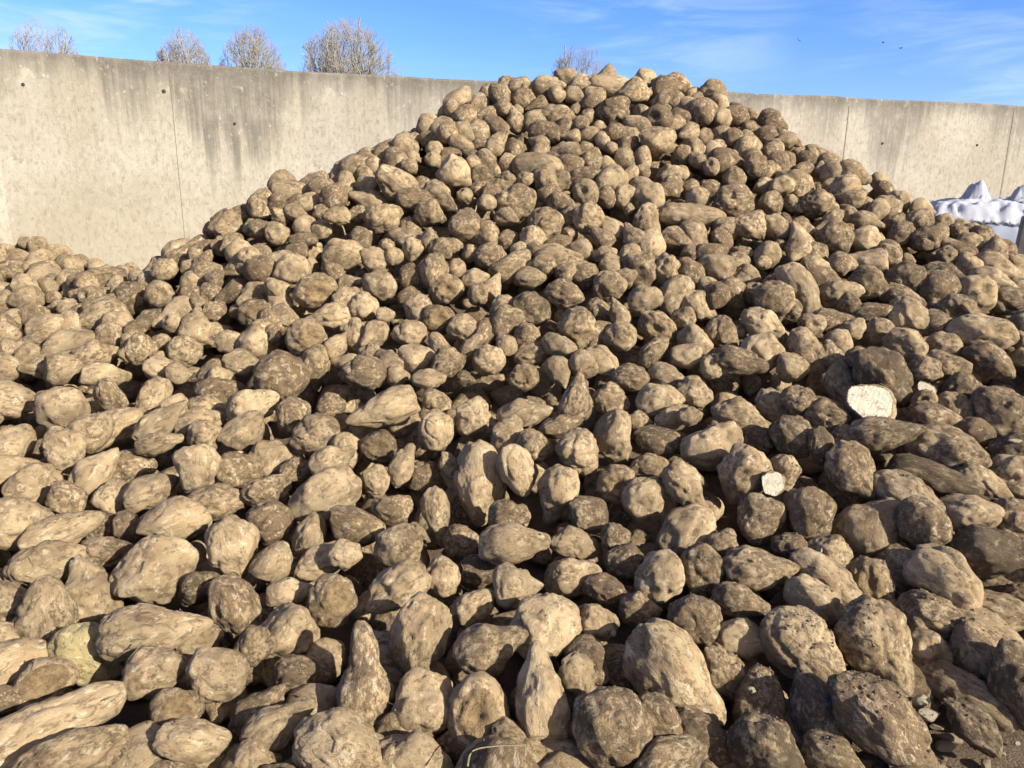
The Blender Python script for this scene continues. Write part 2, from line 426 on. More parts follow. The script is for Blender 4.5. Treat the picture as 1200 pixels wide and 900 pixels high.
# ------------------------------------------------------------------ the beets one can single out
# px py length width tip-angle(deg, image) shape tone   (measured on the photograph)
BEETS = """
105 768 82 62 -35 w g|48 801 62 47 30 d s|15 778 86 48 20 l c|8 820 38 28 0 o s|62 850 138 56 28 l c|112 822 62 34 25 o c|82 892 110 60 30 o m
140 897 55 42 -30 w k|183 787 66 57 20 o m|206 833 53 43 0 d m|254 791 67 60 -20 w m|226 868 74 44 -10 w c|250 895 62 44 0 o c|328 848 86 50 35 p c
305 830 66 46 50 o s|297 890 44 36 -40 o c|341 742 66 62 -30 w c|354 793 64 48 0 o k|402 875 112 78 -10 w m|300 757 46 46 0 o s|428 795 126 68 95 t s
497 824 78 74 100 w c|562 836 86 70 80 d m|492 890 84 56 -15 w c|573 894 62 42 10 o s|600 862 50 40 0 o k|577 759 90 64 20 p m|637 733 88 78 40 w c
634 812 114 62 95 p c|680 797 58 46 -60 o c|690 776 60 52 -50 o s|717 853 88 88 0 r s|772 842 66 46 -50 w m|662 893 84 60 130 p m|793 793 136 88 -48 p y
735 800 50 42 -40 o k|785 895 86 58 20 w s|846 787 66 52 -65 w s|870 748 56 46 -20 w c|903 882 94 72 -35 o k|957 824 94 64 105 n k|943 760 98 76 -45 o m
980 892 80 50 -30 o s|1035 848 130 74 -55 o s|1032 760 100 84 -60 o m|1090 766 56 48 -30 o m|1148 772 74 62 -60 w m|1135 815 96 42 -35 l s|1140 850 66 38 -55 w k
1197 803 88 58 90 o s|825 872 84 60 -30 o k|890 825 82 58 80 o k|26 614 66 57 0 o c|74 622 82 40 25 o c|125 621 44 38 20 o k|155 620 42 42 0 o k
56 661 78 49 15 o c|122 649 58 40 10 o s|103 697 86 66 115 p m|181 669 92 76 30 w c|54 720 80 60 100 o m|6 709 56 50 0 o m|-2 682 36 30 0 o m
183 739 116 62 10 p c|6 742 40 24 0 l c|233 688 49 37 20 w k|205 611 78 56 10 w c|233 752 52 38 20 w m|275 641 72 62 -60 w m|318 613 57 52 0 r s
275 713 76 56 110 w m|321 661 52 43 40 w c|363 627 51 36 60 w c|384 656 82 42 20 o c|340 695 54 38 10 o c|388 704 58 54 90 d s|255 588 72 43 0 o s
415 620 72 50 -20 w s|405 650 40 38 0 o c|470 646 64 60 -60 o m|464 690 84 54 215 o m|518 677 51 45 90 F c|491 746 94 70 -115 w c|556 711 60 41 35 o c
512 606 74 36 -80 p m|461 598 51 43 20 w m|603 637 88 53 5 o c|607 686 62 56 0 n c|540 634 46 42 0 o k|562 670 52 42 0 o k|674 636 66 39 -10 w m
671 676 72 45 5 w m|712 692 58 38 -20 o k|721 628 38 33 0 o s|734 660 51 48 -40 o s|773 677 68 58 -135 w c|698 730 56 43 -10 w m|750 714 52 42 0 o k
803 621 78 56 45 w c|847 640 46 42 60 o m|826 668 62 54 -70 w s|892 666 86 56 5 o s|926 642 42 35 0 r s|974 652 56 48 -50 o m|974 683 94 46 -45 l c
963 714 92 52 -45 o c|868 706 66 42 -15 o s|818 728 64 60 -60 w s|894 607 64 58 -80 w s|951 606 66 58 -80 w s|1022 620 82 72 45 o m|1020 683 56 46 90 d m
1058 672 64 54 -60 w m|1080 615 60 53 -60 w s|1112 678 84 58 -40 w m|1160 648 88 56 -10 o k|1093 724 74 52 -20 o s|1152 735 78 38 -30 l c|1172 717 62 40 -20 w m
1044 716 36 32 0 o k|1135 603 62 43 -15 w c|1192 610 52 49 0 o s|1165 692 52 38 -10 o k|1198 702 32 52 90 o k|12 468 60 42 10 w c|73 480 53 50 0 r c
137 500 72 43 30 o c|107 505 52 42 40 o m|128 466 40 34 -40 w m|181 466 50 35 60 w m|190 493 68 36 45 o c|187 519 52 27 15 o c|12 523 52 40 30 w c
78 527 54 42 -70 w m|112 553 66 43 55 o c|158 548 47 43 0 r m|40 571 54 48 30 w c|12 553 62 38 10 o c|78 586 46 40 -60 w m|130 583 44 38 80 w c
177 575 62 40 30 o m|205 482 42 37 60 o c|235 497 60 42 20 o m|243 511 42 39 0 o m|295 475 66 40 15 w c|287 508 58 44 35 w c|314 538 56 48 35 w c
233 551 58 52 -80 w c|280 552 58 46 0 o s|315 577 58 44 30 w m|368 510 61 52 15 r m|346 488 50 43 -60 w s|388 475 36 32 0 o s|383 582 88 62 30 w c
346 553 40 36 0 w s|390 540 58 40 30 o m|330 440 65 62 0 r s|258 460 58 38 10 o k|245 478 52 32 0 o k|448 480 92 45 200 p c|511 504 52 44 90 r m
554 489 54 46 60 o m|510 468 32 28 0 o m|472 545 58 31 65 o c|443 522 45 41 -20 d k|405 530 46 38 -80 o c|440 563 42 36 60 w m|501 562 52 45 -20 o k
563 566 104 68 -85 F c|526 545 36 26 -70 w c|614 486 74 44 15 o c|595 510 54 42 60 o c|627 524 48 42 -20 o s|677 460 66 42 80 n m|658 500 58 30 10 o s
679 530 62 52 -60 o c|717 468 46 42 -20 w m|718 513 68 52 -80 w m|651 580 78 52 -110 p c|724 567 51 47 0 d m|606 552 66 46 -70 o c|773 468 56 46 20 w c
770 522 60 48 -10 w k|750 495 38 28 -20 w m|756 582 57 52 40 r m|690 603 54 50 -40 w s|765 550 58 38 -10 o k|805 573 72 48 -50 p m|790 490 46 32 20 w c
597 605 52 42 0 o s|838 525 74 62 35 w c|868 488 70 42 -25 w m|912 480 58 38 -35 o m|938 470 46 36 -30 o m|871 558 72 64 -110 o m|920 555 46 38 -80 o m
893 518 44 36 -20 w k|930 512 55 48 -50 r s|962 522 45 30 -80 w s|972 487 54 40 -10 o s|990 517 38 42 90 o s|1003 556 76 58 -50 o s|812 460 42 48 90 o c
808 488 32 25 0 o m|1038 507 80 43 10 o s|1098 492 60 36 -15 o m|1120 485 52 42 -60 o m|1108 528 88 58 -15 o m|1095 561 94 37 -20 l k|1155 572 66 39 -30 n c
1142 507 39 33 -10 r s|1083 470 26 24 0 d s|1178 490 80 58 -50 o s|1190 530 50 40 0 w k|1190 556 50 42 -30 w c|1036 441 82 55 -55 o k|1068 585 86 48 -35 o m
1128 460 48 42 -30 w s|986 450 56 38 100 w m|939 340 72 36 -60 l c|985 344 50 34 10 o c|862 425 76 40 -10 o s|893 414 48 52 -80 w c|817 360 50 42 -20 o c
814 400 44 43 0 w c|847 391 46 38 -50 o m|858 345 42 38 -50 o s|872 325 38 34 0 w m|893 380 54 38 -30 o c|917 335 55 35 10 o s|945 415 60 47 -40 w m
951 381 31 26 0 d m|975 375 47 31 10 o s|923 365 32 30 0 d k|927 432 38 36 -30 w c|1063 327 46 40 0 r k|1105 323 46 30 -20 o k|1136 320 46 30 -85 w c
1165 332 50 29 -25 o c|1182 352 52 32 -15 o s|1149 391 70 44 -5 w c|1068 372 56 37 -35 o c|1060 350 52 26 -25 o s|1027 390 37 35 0 r m|1062 404 46 37 -40 w c
1105 405 38 32 0 w m|1110 431 46 36 -10 w s|1160 425 54 38 -30 o s|1121 366 42 38 0 d m|1097 362 28 28 0 o k|1022 366 46 24 10 o s|1020 333 46 38 -30 o s
676 385 55 50 -100 o m|705 365 37 35 0 o m|725 395 43 41 0 r m|724 367 42 28 110 n m|758 350 46 37 20 w c|770 385 47 38 -40 d m|706 424 50 39 -20 w c
622 363 52 46 -20 w k|662 345 50 38 -10 o s|686 324 36 34 0 w k|715 335 42 40 0 r s|625 414 50 33 10 o m|641 440 32 28 90 o c|614 442 37 37 0 d s
739 442 46 36 0 r m|766 412 46 31 60 w m|783 442 52 32 -20 o c|622 325 42 28 0 o m|417 394 46 35 90 o c|479 391 45 35 0 r c|487 423 46 42 -10 w c
513 376 42 36 0 d s|546 386 46 37 -20 o c|552 406 39 23 55 l m|573 422 42 41 0 w m|525 425 42 46 90 w s|557 328 37 29 5 o c|523 340 42 36 0 d m
482 350 36 32 0 w k|445 336 42 40 0 r m|425 359 40 37 0 F c|485 323 36 32 0 w s|425 437 58 44 0 r s|467 441 29 28 0 o c|502 444 46 26 0 o c
343 318 44 42 50 r m|368 340 52 40 10 d m|300 369 41 36 0 d k|385 373 60 36 190 p m|358 396 44 46 90 d s|285 425 48 34 0 w m|217 412 39 38 0 r m
212 438 32 28 0 o c|257 446 36 35 0 w c|248 345 28 30 0 r s|250 392 44 32 10 o k|325 341 30 32 0 w c|333 369 34 28 0 w c|156 351 38 40 0 r k
187 345 30 30 0 d m|140 381 38 34 -20 w c|155 401 28 25 30 o c|82 406 66 42 35 w c|115 416 54 36 15 o c|125 441 52 30 0 o c|35 341 38 30 -30 o c
10 357 34 32 0 o c|55 385 40 32 10 w c|165 409 36 37 0 o m|193 433 46 28 -10 o c
810 252 80 28 -4 l c|686 209 46 30 20 o k|835 106 25 33 90 o c|743 106 30 42 95 o m|604 238 54 48 30 w m|546 263 40 44 90 F s|266 264 40 40 0 w m|404 298 52 44 20 w m
663 93 30 26 0 r m|712 90 28 30 90 o c|682 98 22 34 95 o m|755 92 28 24 30 w c|795 100 34 26 -20 o m|538 118 38 26 30 w c|598 98 28 22 20 o m|650 138 46 32 10 w m
466 218 60 40 -35 w m|535 205 44 40 -40 p c|770 168 44 38 0 w m|860 235 40 50 80 w m|905 145 36 30 -20 o s|1000 205 40 30 -20 o m|335 312 40 46 60 w c|720 130 42 36 40 o s
760 260 40 40 -40 o m|880 262 38 44 60 o m|575 300 40 36 0 r s|640 262 44 40 10 r m|690 255 40 40 0 w m|505 250 40 36 -20 o m|450 255 48 38 20 o m|960 240 44 34 -20 o s
"""
rows = []
for tok in BEETS.replace("\n", "|").split("|"):
    tok = tok.split()
    if len(tok) == 7:
        rows.append([float(v) for v in tok[:5]] + tok[5:])
# two beets with a fresh pale cut, handled with the rest
rows.append([1020, 474, 54, 44, -20, "x", "c"])
rows.append([907, 566, 27, 29, 20, "x", "m"])
rows.append([1086, 456, 22, 14, -50, "x", "m"])
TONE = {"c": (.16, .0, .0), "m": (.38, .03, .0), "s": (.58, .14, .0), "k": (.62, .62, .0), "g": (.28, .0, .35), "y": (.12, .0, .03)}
KEPT_DARK = {(1036,441),(1160,648),(957,824),(903,882),(622,363),(300,369),(443,522),(140,897),(233,688),(1095,561),(1105,323),(1140,850),(893,518),(770,522),(1190,530)}  # the oval one near the edge carries mostly its cast shadow as dark tint
for r in rows:                                           # shaded deep in a gap: that shade goes in as soil-brown tone
    r.append(r[6] == "k" and (int(r[0]), int(r[1])) not in KEPT_DARK)
    if r[6] == "k" and (int(r[0]), int(r[1])) not in KEPT_DARK: r[6] = "s"

KEEP = 297
rows.sort(key=lambda r: -r[2] * r[3])
nb = len(rows)
DEEP = np.array([r[7] for r in rows]); BIG = np.array([r[2] * r[3] for r in rows])
CUT = np.array([r[5] == "x" for r in rows])

def basis(px, py, ang, kind, rr):
    """Three world directions for a beet's own x (crown to tip), y, z axes."""
    v = ray(px, py); v = v / np.linalg.norm(v)
    e1 = RI - v * (RI @ v); e1 /= np.linalg.norm(e1)
    e2 = np.cross(e1, v); 
    a = math.radians(ang)
    ax = e1 * math.cos(a) + e2 * math.sin(a)
    ay = np.cross(v, ax)
    if kind in "dx":                                     # crown towards the viewer, tip into the heap
        ti = rr.normal(0, .12, 2)
        xa = v + ax * ti[0] + ay * ti[1]; xa /= np.linalg.norm(xa)
        ya = ax - xa * (ax @ xa); ya /= np.linalg.norm(ya)
        return xa, ya, np.cross(xa, ya)
    tl = rr.uniform(-.22, .22)
    xa = ax * math.cos(tl) + v * math.sin(tl)
    ya = ay
    za = np.cross(xa, ya)
    s = rr.uniform(0, 6.28)
    return xa, ya, za

# place them, then push neighbours apart along their own sight lines
D = np.array([hit(r[0], r[1]) for r in rows])
D = D + np.random.default_rng(3).normal(0, .03, nb) * np.clip(D / 3, .7, 1.2)
D = D + .09 * DEEP - .05 * (BIG * D ** 2 > 4600 * 7) - .12 * CUT
half = np.array([.46 * r[3] / FPX for r in rows])
down_ = -np.array([ray(r[0], r[1])[2] for r in rows])
with np.errstate(divide="ignore"):
    DMAX = np.where(down_ > .05, EYE / (down_ + half), 99.0)       # a beet rests on the ground, not in it
D = np.minimum(D, DMAX); D0 = D.copy()
px = np.array([r[0] for r in rows]); py = np.array([r[1] for r in rows])
rad = np.array([.5 * (r[2] * .38 + r[3] * .62) for r in rows])
for _ in range(40):
    P = CAM + np.array([ray(a, b) for a, b in zip(px, py)]) * D[:, None]
    R = rad * D / FPX
    dv = P[:, None] - P[None]; dist = np.linalg.norm(dv, axis=-1) + np.eye(nb) * 9
    pen = np.clip((R[:, None] + R[None]) * 1.0 - dist, 0, None)
    infront = np.sign(D[None] - D[:, None] + 1e-3 * np.sign(py[:, None] - py[None]))   # >0: i nearer than j
    D = D - .30 * (pen * infront).sum(1) * .5
    D = D + .06 * (D0 - D)
    D = np.minimum(np.clip(D, D0 - .22, D0 + .24), DMAX)

SHAPES = {}
NVAR = {"o": 9, "w": 12, "p": 5, "n": 3, "t": 1, "l": 4, "r": 5, "d": 6, "F": 2, "x": 3}
def shape(kind, v, sub):
    key = (kind, v, sub)
    if key not in SHAPES:
        SHAPES[key] = beet_shape(kind, 1000 + 37 * v + ord(kind), sub)
    return SHAPES[key]
MESHES = {}
def beet_mesh(kind, v, sub):
    """Mesh data of a beet body, and of its crown or cut end where that shows."""
    key = (kind, v, sub)
    if key not in MESHES:
        V, F = shape(kind, v, sub)
        U = ICO[sub][0]
        part = None
        if kind in "dx":
            lim = -.46 if kind == "x" else -.72
            f = (U[F][:, :, 0] < lim).all(1)
            def sub_mesh(nm, FF, mat):
                ids, inv = np.unique(FF, return_inverse=True)
                return mesh_np(nm, V[ids], inv.reshape(FF.shape), mat)
            part = sub_mesh("crown" if kind == "d" else "cut_face", F[f], MAT_CROWN if kind == "d" else MAT_FLESH)
            body = sub_mesh("sugar_beet", F[~f], MAT_BEET)
        else:
            body = mesh_np("sugar_beet", V, F, MAT_BEET)
        MESHES[key] = (body, part)
    return MESHES[key]

PLACED = []     # (object, row)
MASS = []       # (kind, variant, subdivision, 3x3 matrix, centre, tint)
count = {}
for i, r in enumerate(rows):
    x0, y0, L, W, ang, kind, tone = r[:7]
    rr = np.random.default_rng(500 + i)
    k = count.get(kind, 0); count[kind] = k + 1
    v = k % NVAR[kind]
    xa, ya, za = basis(x0, y0, ang, kind, rr)
    d = D[i]; s = np.linalg.norm(ray(x0, y0)) * d / FPX
    if kind in "dx":
        depth = W * rr.uniform(1.0, 1.2) if kind == "d" else W * .9
        sx, sy, sz = depth, L, W
    else:
        sx, sy, sz = L * .96, W * .95, W * rr.uniform(.9, 1.08)
    c = at(x0, y0, d)
    mir = rr.choice([-1, 1])
    A = np.c_[xa * sx, ya * sy, za * sz] * s / 2
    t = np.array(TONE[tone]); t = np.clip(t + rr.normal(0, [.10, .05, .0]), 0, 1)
    if i < KEEP or kind == "x":
        me, part = beet_mesh(kind, v, 6 if L * W > 6500 else 5)
        o = link("sugar_beet", me)
        mw = Matrix.Identity(4)
        for a in range(3):
            for b_ in range(3): mw[a][b_] = A[a][b_]
            mw[a][3] = c[a]
        o.matrix_world = mw
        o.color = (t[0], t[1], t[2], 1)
        if part:
            ch = link("crown" if kind == "d" else "cut_face", part, o); ch.color = o.color
        PLACED.append((o, r))
    else:
        MASS.append((kind, v, 4, A, c, t))

# ------------------------------------------------------------------ the rest of the heap
def in_marked(qx, qy, grow=.80):
    dx = qx - px; dy = qy - py
    a = np.radians(np.array([r[4] for r in rows]))
    u = dx * np.cos(a) - dy * np.sin(a); w = dx * np.sin(a) + dy * np.cos(a)
    L = np.array([r[2] for r in rows]) * .5 * grow; W = np.array([r[3] for r in rows]) * .5 * grow
    return ((u / L) ** 2 + (w / W) ** 2 < 1).any()

WA, WB = at(0, 57, 7.0), at(590, 96.5, 9.28)         # top edge of the long wall
def wall_y(x):
    t = (x - WA[0]) / (WB[0] - WA[0])
    return WA[1] + t * (WB[1] - WA[1])

def poisson(spacing, seed, x0=-4.6, x1=4.9, y0=1.3, y1=7.6):
    r = np.random.default_rng(seed); out = []; grid = {}
    cs = spacing
    N = int((x1 - x0) * (y1 - y0) / spacing ** 2 * 30)
    for a, b in r.uniform([x0, y0], [x1, y1], (N, 2)):
        # the slope makes the true distance longer than the plan distance
        n = normal(a, b)
        sp = spacing * max(.72, n[2])
        k = (int(a / cs), int(b / cs))
        ok = True
        for i in (-1, 0, 1):
            for j in (-1, 0, 1):
                for q_ in grid.get((k[0] + i, k[1] + j), ()):
                    if (q_[0] - a) ** 2 + (q_[1] - b) ** 2 < sp * sp: ok = False; break
                if not ok: break
            if not ok: break
        if ok:
            grid.setdefault(k, []).append((a, b)); out.append((a, b))
    return out

FK = list("ooowwwwppppnrrddddl")
def add_fill(a, b, drop, seed, sub=None):
    rr = np.random.default_rng(seed)
    h = float(height(a, b))
    if h < .05 or b > wall_y(a) - .12: return
    c = np.array([a, b, max(h, .08)])
    n = normal(a, b)
    c = c - n * drop
    if c[2] < .055:
        if rr.random() < .35: return
        c[2] = .06
    qx, qy, d = to_px(c)
    if qx < -120 or qx > 1320 or qy > 1010: return
    if h < .3 and ((qx > 1075 and qy > 800) or (118 < qx < 205 and 815 < qy < 900)): return     # bare ground shows here
    k = FK[rr.integers(len(FK))]
    t = rr.normal(size=3); t -= n * (t @ n) * .75; t /= np.linalg.norm(t)
    u = np.cross(n, t); u /= np.linalg.norm(u)
    z = np.cross(t, u)
    w = float(np.clip(rr.normal(.146, .034), .075, .23))
    l = w * {"o": 1.28, "w": 1.2, "p": 1.5, "n": 1.6, "r": 1.05, "d": 1.05, "l": 1.75}[k] * rr.uniform(.92, 1.12)
    if k == "d":                                        # crown out of the heap
        t, u = -n * .8 + np.array([0, .5, 0.1]) + rr.normal(0, .35, 3), t
        t /= np.linalg.norm(t); u -= t * (u @ t); u /= np.linalg.norm(u); z = np.cross(t, u)
    A = np.c_[t * l, u * w, z * w * rr.uniform(.88, 1.08)] / 2
    left = np.clip((500 - qx) / 500, 0, 1)
    soil = np.clip(rr.normal(.42 - .10 * left, .17), .08, .85); dk = np.clip(rr.normal(-.06, .16), 0, .7)
    if sub is None: sub = 4 if d < 5.2 else 3
    MASS.append((k, int(rr.integers(NVAR[k])), sub, A, c, np.array([soil, dk, 0])))

for i, (a, b) in enumerate(poisson(.127, 21)):
    h = float(height(a, b)); qx, qy, d = to_px((a, b, h))
    if in_marked(qx, qy, .95):
        continue
    marked_zone = qy > 440 and -20 < qx < 1220
    add_fill(a, b, .225 if marked_zone else RNG.normal(.0, .022), 9000 + i)
for i, (a, b) in enumerate(poisson(.145, 22)):
    add_fill(a, b, .25, 20000 + i, 3)

Vs, Fs, Ls, Ts = [], [], [], []
off = 0
for (k, v, sub, A, c, t) in MASS:
    V, F = shape(k, v, sub)
    W = V @ A.T + c
    Vs.append(W); Fs.append(F + off); off += len(V)
    Ls.append(V + RNG.uniform(-60, 60, 3)); Ts.append(np.tile(np.r_[t, 1.0], (len(V), 1)))
nbeetf = sum(len(f) for f in Fs)
# dark loose soil inside the heap, under the beets
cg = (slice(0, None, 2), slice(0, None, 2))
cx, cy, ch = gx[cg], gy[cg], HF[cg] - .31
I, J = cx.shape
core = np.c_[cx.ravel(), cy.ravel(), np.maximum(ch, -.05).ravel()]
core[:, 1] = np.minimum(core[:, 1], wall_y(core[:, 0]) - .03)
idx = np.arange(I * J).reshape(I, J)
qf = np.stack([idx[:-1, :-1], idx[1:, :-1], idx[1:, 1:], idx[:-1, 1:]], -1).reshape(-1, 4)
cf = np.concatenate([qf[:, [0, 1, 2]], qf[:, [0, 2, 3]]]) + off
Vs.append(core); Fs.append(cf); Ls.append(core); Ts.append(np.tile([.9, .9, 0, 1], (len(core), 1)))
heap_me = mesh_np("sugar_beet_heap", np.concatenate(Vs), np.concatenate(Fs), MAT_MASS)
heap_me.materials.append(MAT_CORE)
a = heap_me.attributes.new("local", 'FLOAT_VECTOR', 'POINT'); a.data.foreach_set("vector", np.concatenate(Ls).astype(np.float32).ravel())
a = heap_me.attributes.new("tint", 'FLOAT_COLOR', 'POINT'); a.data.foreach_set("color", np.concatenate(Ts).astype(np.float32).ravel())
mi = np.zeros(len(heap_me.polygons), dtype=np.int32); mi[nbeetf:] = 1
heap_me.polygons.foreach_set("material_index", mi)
heap = tag(link("sugar_beet_heap", heap_me), "tall heap of soil-covered sugar beets rising against the concrete wall", "beet heap", kind="stuff")
print("mass beets", len(MASS), "single", len(PLACED), "faces", len(heap_me.polygons))

# ------------------------------------------------------------------ labels of the single beets
SHAPE_WORD = {"o": "oval", "w": "angular", "p": "pear-shaped", "n": "cone-shaped", "t": "bottle-necked", "l": "long", "r": "round", "d": "round hollow-crowned", "F": "furrowed", "x": "cut"}
TONE_WORD = {"c": "pale", "m": "tan", "s": "soil-caked brown", "k": "dark muddy", "g": "greenish", "y": "smooth cream"}
LAND = {  # unique-looking beets others are named from
 (1020, 474): ("beet with a broad fresh white cut face", "the white-cut beet"),
 (563, 566): ("large upright egg-shaped beet with deep furrows down its face", "the large furrowed beet"),
 (103, 697): ("tan pear-shaped beet standing with its pointed tip up", "the tip-up pear beet"),
 (105, 768): ("knobbly greenish beet under the pale pear-shaped one", "the greenish beet"),
 (793, 793): ("big smooth cream beet leaning with its tip down", "the big smooth cream beet"),
 (717, 853): ("big ball-shaped beet caked in brown soil", "the soil-caked ball beet"),
 (428, 795): ("bottle-shaped brown beet with a long neck pointing up", "the bottle-necked beet"),
 (562, 836): ("ring-shaped tan beet with a dark hole in its crown", "the holed beet"),
 (1036, 441): ("large dark grey oval beet behind the white-cut beet", "the dark beet behind the white cut"),
 (1108, 528): ("large tan beet lying across a black one", "the large tan beet atop a black one"),
 (183, 739): ("pale pear-shaped beet lying flat over the greenish one", "the pale lying pear beet"),
 (634, 812): ("tall yellowish beet standing tip up beside the soil-caked ball", "the yellowish standing beet"),
 (677, 460): ("slim tan cone-shaped beet standing tip up mid heap", "the slim upright cone"),
 (330, 440): ("fat brown ball-shaped beet with a rough soil crust", "the fat brown ball"),
 (448, 480): ("long pale tapering beet lying on its side", "the long tapering beet"),
 (974, 683): ("long pale upper beet of a fused pair lying aslant", "the slanting pair"),
 (957, 824): ("dark cone-shaped beet standing point up", "the dark standing cone"),
 (1035, 848): ("biggest brown beet leaning aslant at the edge of the bare ground", "the biggest leaning beet"),
 (1160, 648): ("black oval beet lying flat near the edge of the heap", "the black oval beet"),
 (181, 669): ("large pale angular beet with a hollow top", "the large angular beet"),
 (679, 530): ("smooth pale egg-shaped beet beside the knobbly upright one", "the smooth egg beet"),
 (62, 850): ("longest whitish beet lying at the bottom corner", "the longest whitish beet"),
 (674, 636): ("half-moon wedge of a beet with a flat top edge", "the half-moon beet"),
 (906, 565): ("small beet end with a round white cut", "the small white-cut end"),
 (1149, 391): ("large cracked pale beet lying flat on the slope", "the large cracked beet"),
 (939, 340): ("long pale ribbed beet leaning head down on the slope", "the long ribbed beet"),
 (402, 875): ("large angular beet at the bottom edge beside the bottle-necked one", "the large bottom-edge beet"),
 (383, 582): ("broad pale angular beet with one lit and one shaded side", "the broad pale beet"),
 (676, 385): ("tan egg-shaped beet standing blunt end up", "the tan standing egg"),
 (622, 363): ("dark angular folded beet high on the slope", "the dark folded beet"),
 (300, 369): ("grey-black round beet showing a ringed crown", "the grey ringed beet"),
 (82, 406): ("large pale angular beet in the low spread by the wall", "the pale beet by the wall spread"),
 (12, 468): ("pale angular beet at the picture's left edge, below the wall spread", "the left-edge angular beet"),
}
def clock(dx, dy):
    a = math.degrees(math.atan2(-dy, dx)) % 360
    return ["to the right of", "up and right of", "above", "up and left of", "to the left of", "down and left of", "below", "down and right of"][int((a + 22.5) // 45) % 8]
def tip_word(r):
    if r[5] in "rdxwF" or r[2] / r[3] < 1.25: return ""
    a = r[4] % 360
    if r[5] in "pnt":
        return ", tip " + ["right", "up right", "up", "up left", "left", "down left", "down", "down right"][int((a + 22.5) // 45) % 8]
    a = a % 180
    return [", lying level", ", rising to the right", ", upright", ", sloping down right"][int((a + 22.5) // 45) % 4]
lk = list(LAND)
used = {}
order = sorted(PLACED, key=lambda z: -z[1][2] * z[1][3])
for o, r in order:
    key = (int(r[0]), int(r[1]))
    if key in LAND:
        lab = LAND[key][0]
        used[lab.lower()] = 1
        tag(o, lab, "sugar beet", "sugar beets on the heap")
for o, r in order:
    key = (int(r[0]), int(r[1]))
    if key in LAND: continue
    size = "small " if r[2] * r[3] < 1500 else ("big " if r[2] * r[3] > 5000 else "")
    tone = TONE_WORD[r[6]]
    if r[5] == "x": tone = "tiny"
    if r[7]: tone = "half-hidden"
    near = sorted(lk, key=lambda k: math.hypot(k[0] - r[0], (k[1] - r[1]) * 1.15))[:5]
    done = False
    for full in (0, 1):
        for k in near:
            dx, dy = r[0] - k[0], r[1] - k[1]
            dist = math.hypot(dx, dy)
            unit = .5 * (math.sqrt(r[2] * r[3]) + 52)
            step = int(round(dist / unit))
            how = "touching, " if False else ""
            rel = clock(dx, dy) + " " + LAND[k][1]
            if step <= 1: rel = "just " + rel
            elif full: rel = ["", "", "two", "three", "four", "five", "six", "seven"][min(step, 7)] + " beets " + rel
            lab = f"{size}{tone} {SHAPE_WORD[r[5]]} beet{tip_word(r)}, {rel}"
            if len(lab.replace(",", "").split()) <= 16 and lab.lower() not in used and (full == 0 or step > 1):
                used[lab.lower()] = 1; done = True; break
        if done: break
    if not done:
        k = near[0]
        lab = f"{size}{tone} {SHAPE_WORD[r[5]]} beet, {clock(r[0]-k[0], r[1]-k[1])} {LAND[k][1]}"
        q_ = 2
        base = lab
        while lab.lower() in used:
            lab = base.replace(" beet,", " beet, " + ["", "", "second", "third", "fourth", "fifth"][q_] + " one,"); q_ += 1
        used[lab.lower()] = 1
    tag(o, lab, "sugar beet", "sugar beets on the heap")

# ------------------------------------------------------------------ ground
gm = mesh_np("ground", [(-400, -400, 0), (400, -400, 0), (400, 400, 0), (-400, 400, 0)], [(0, 1, 2, 3)], MAT_GROUND, False)
tag(link("ground", gm), kind="structure")

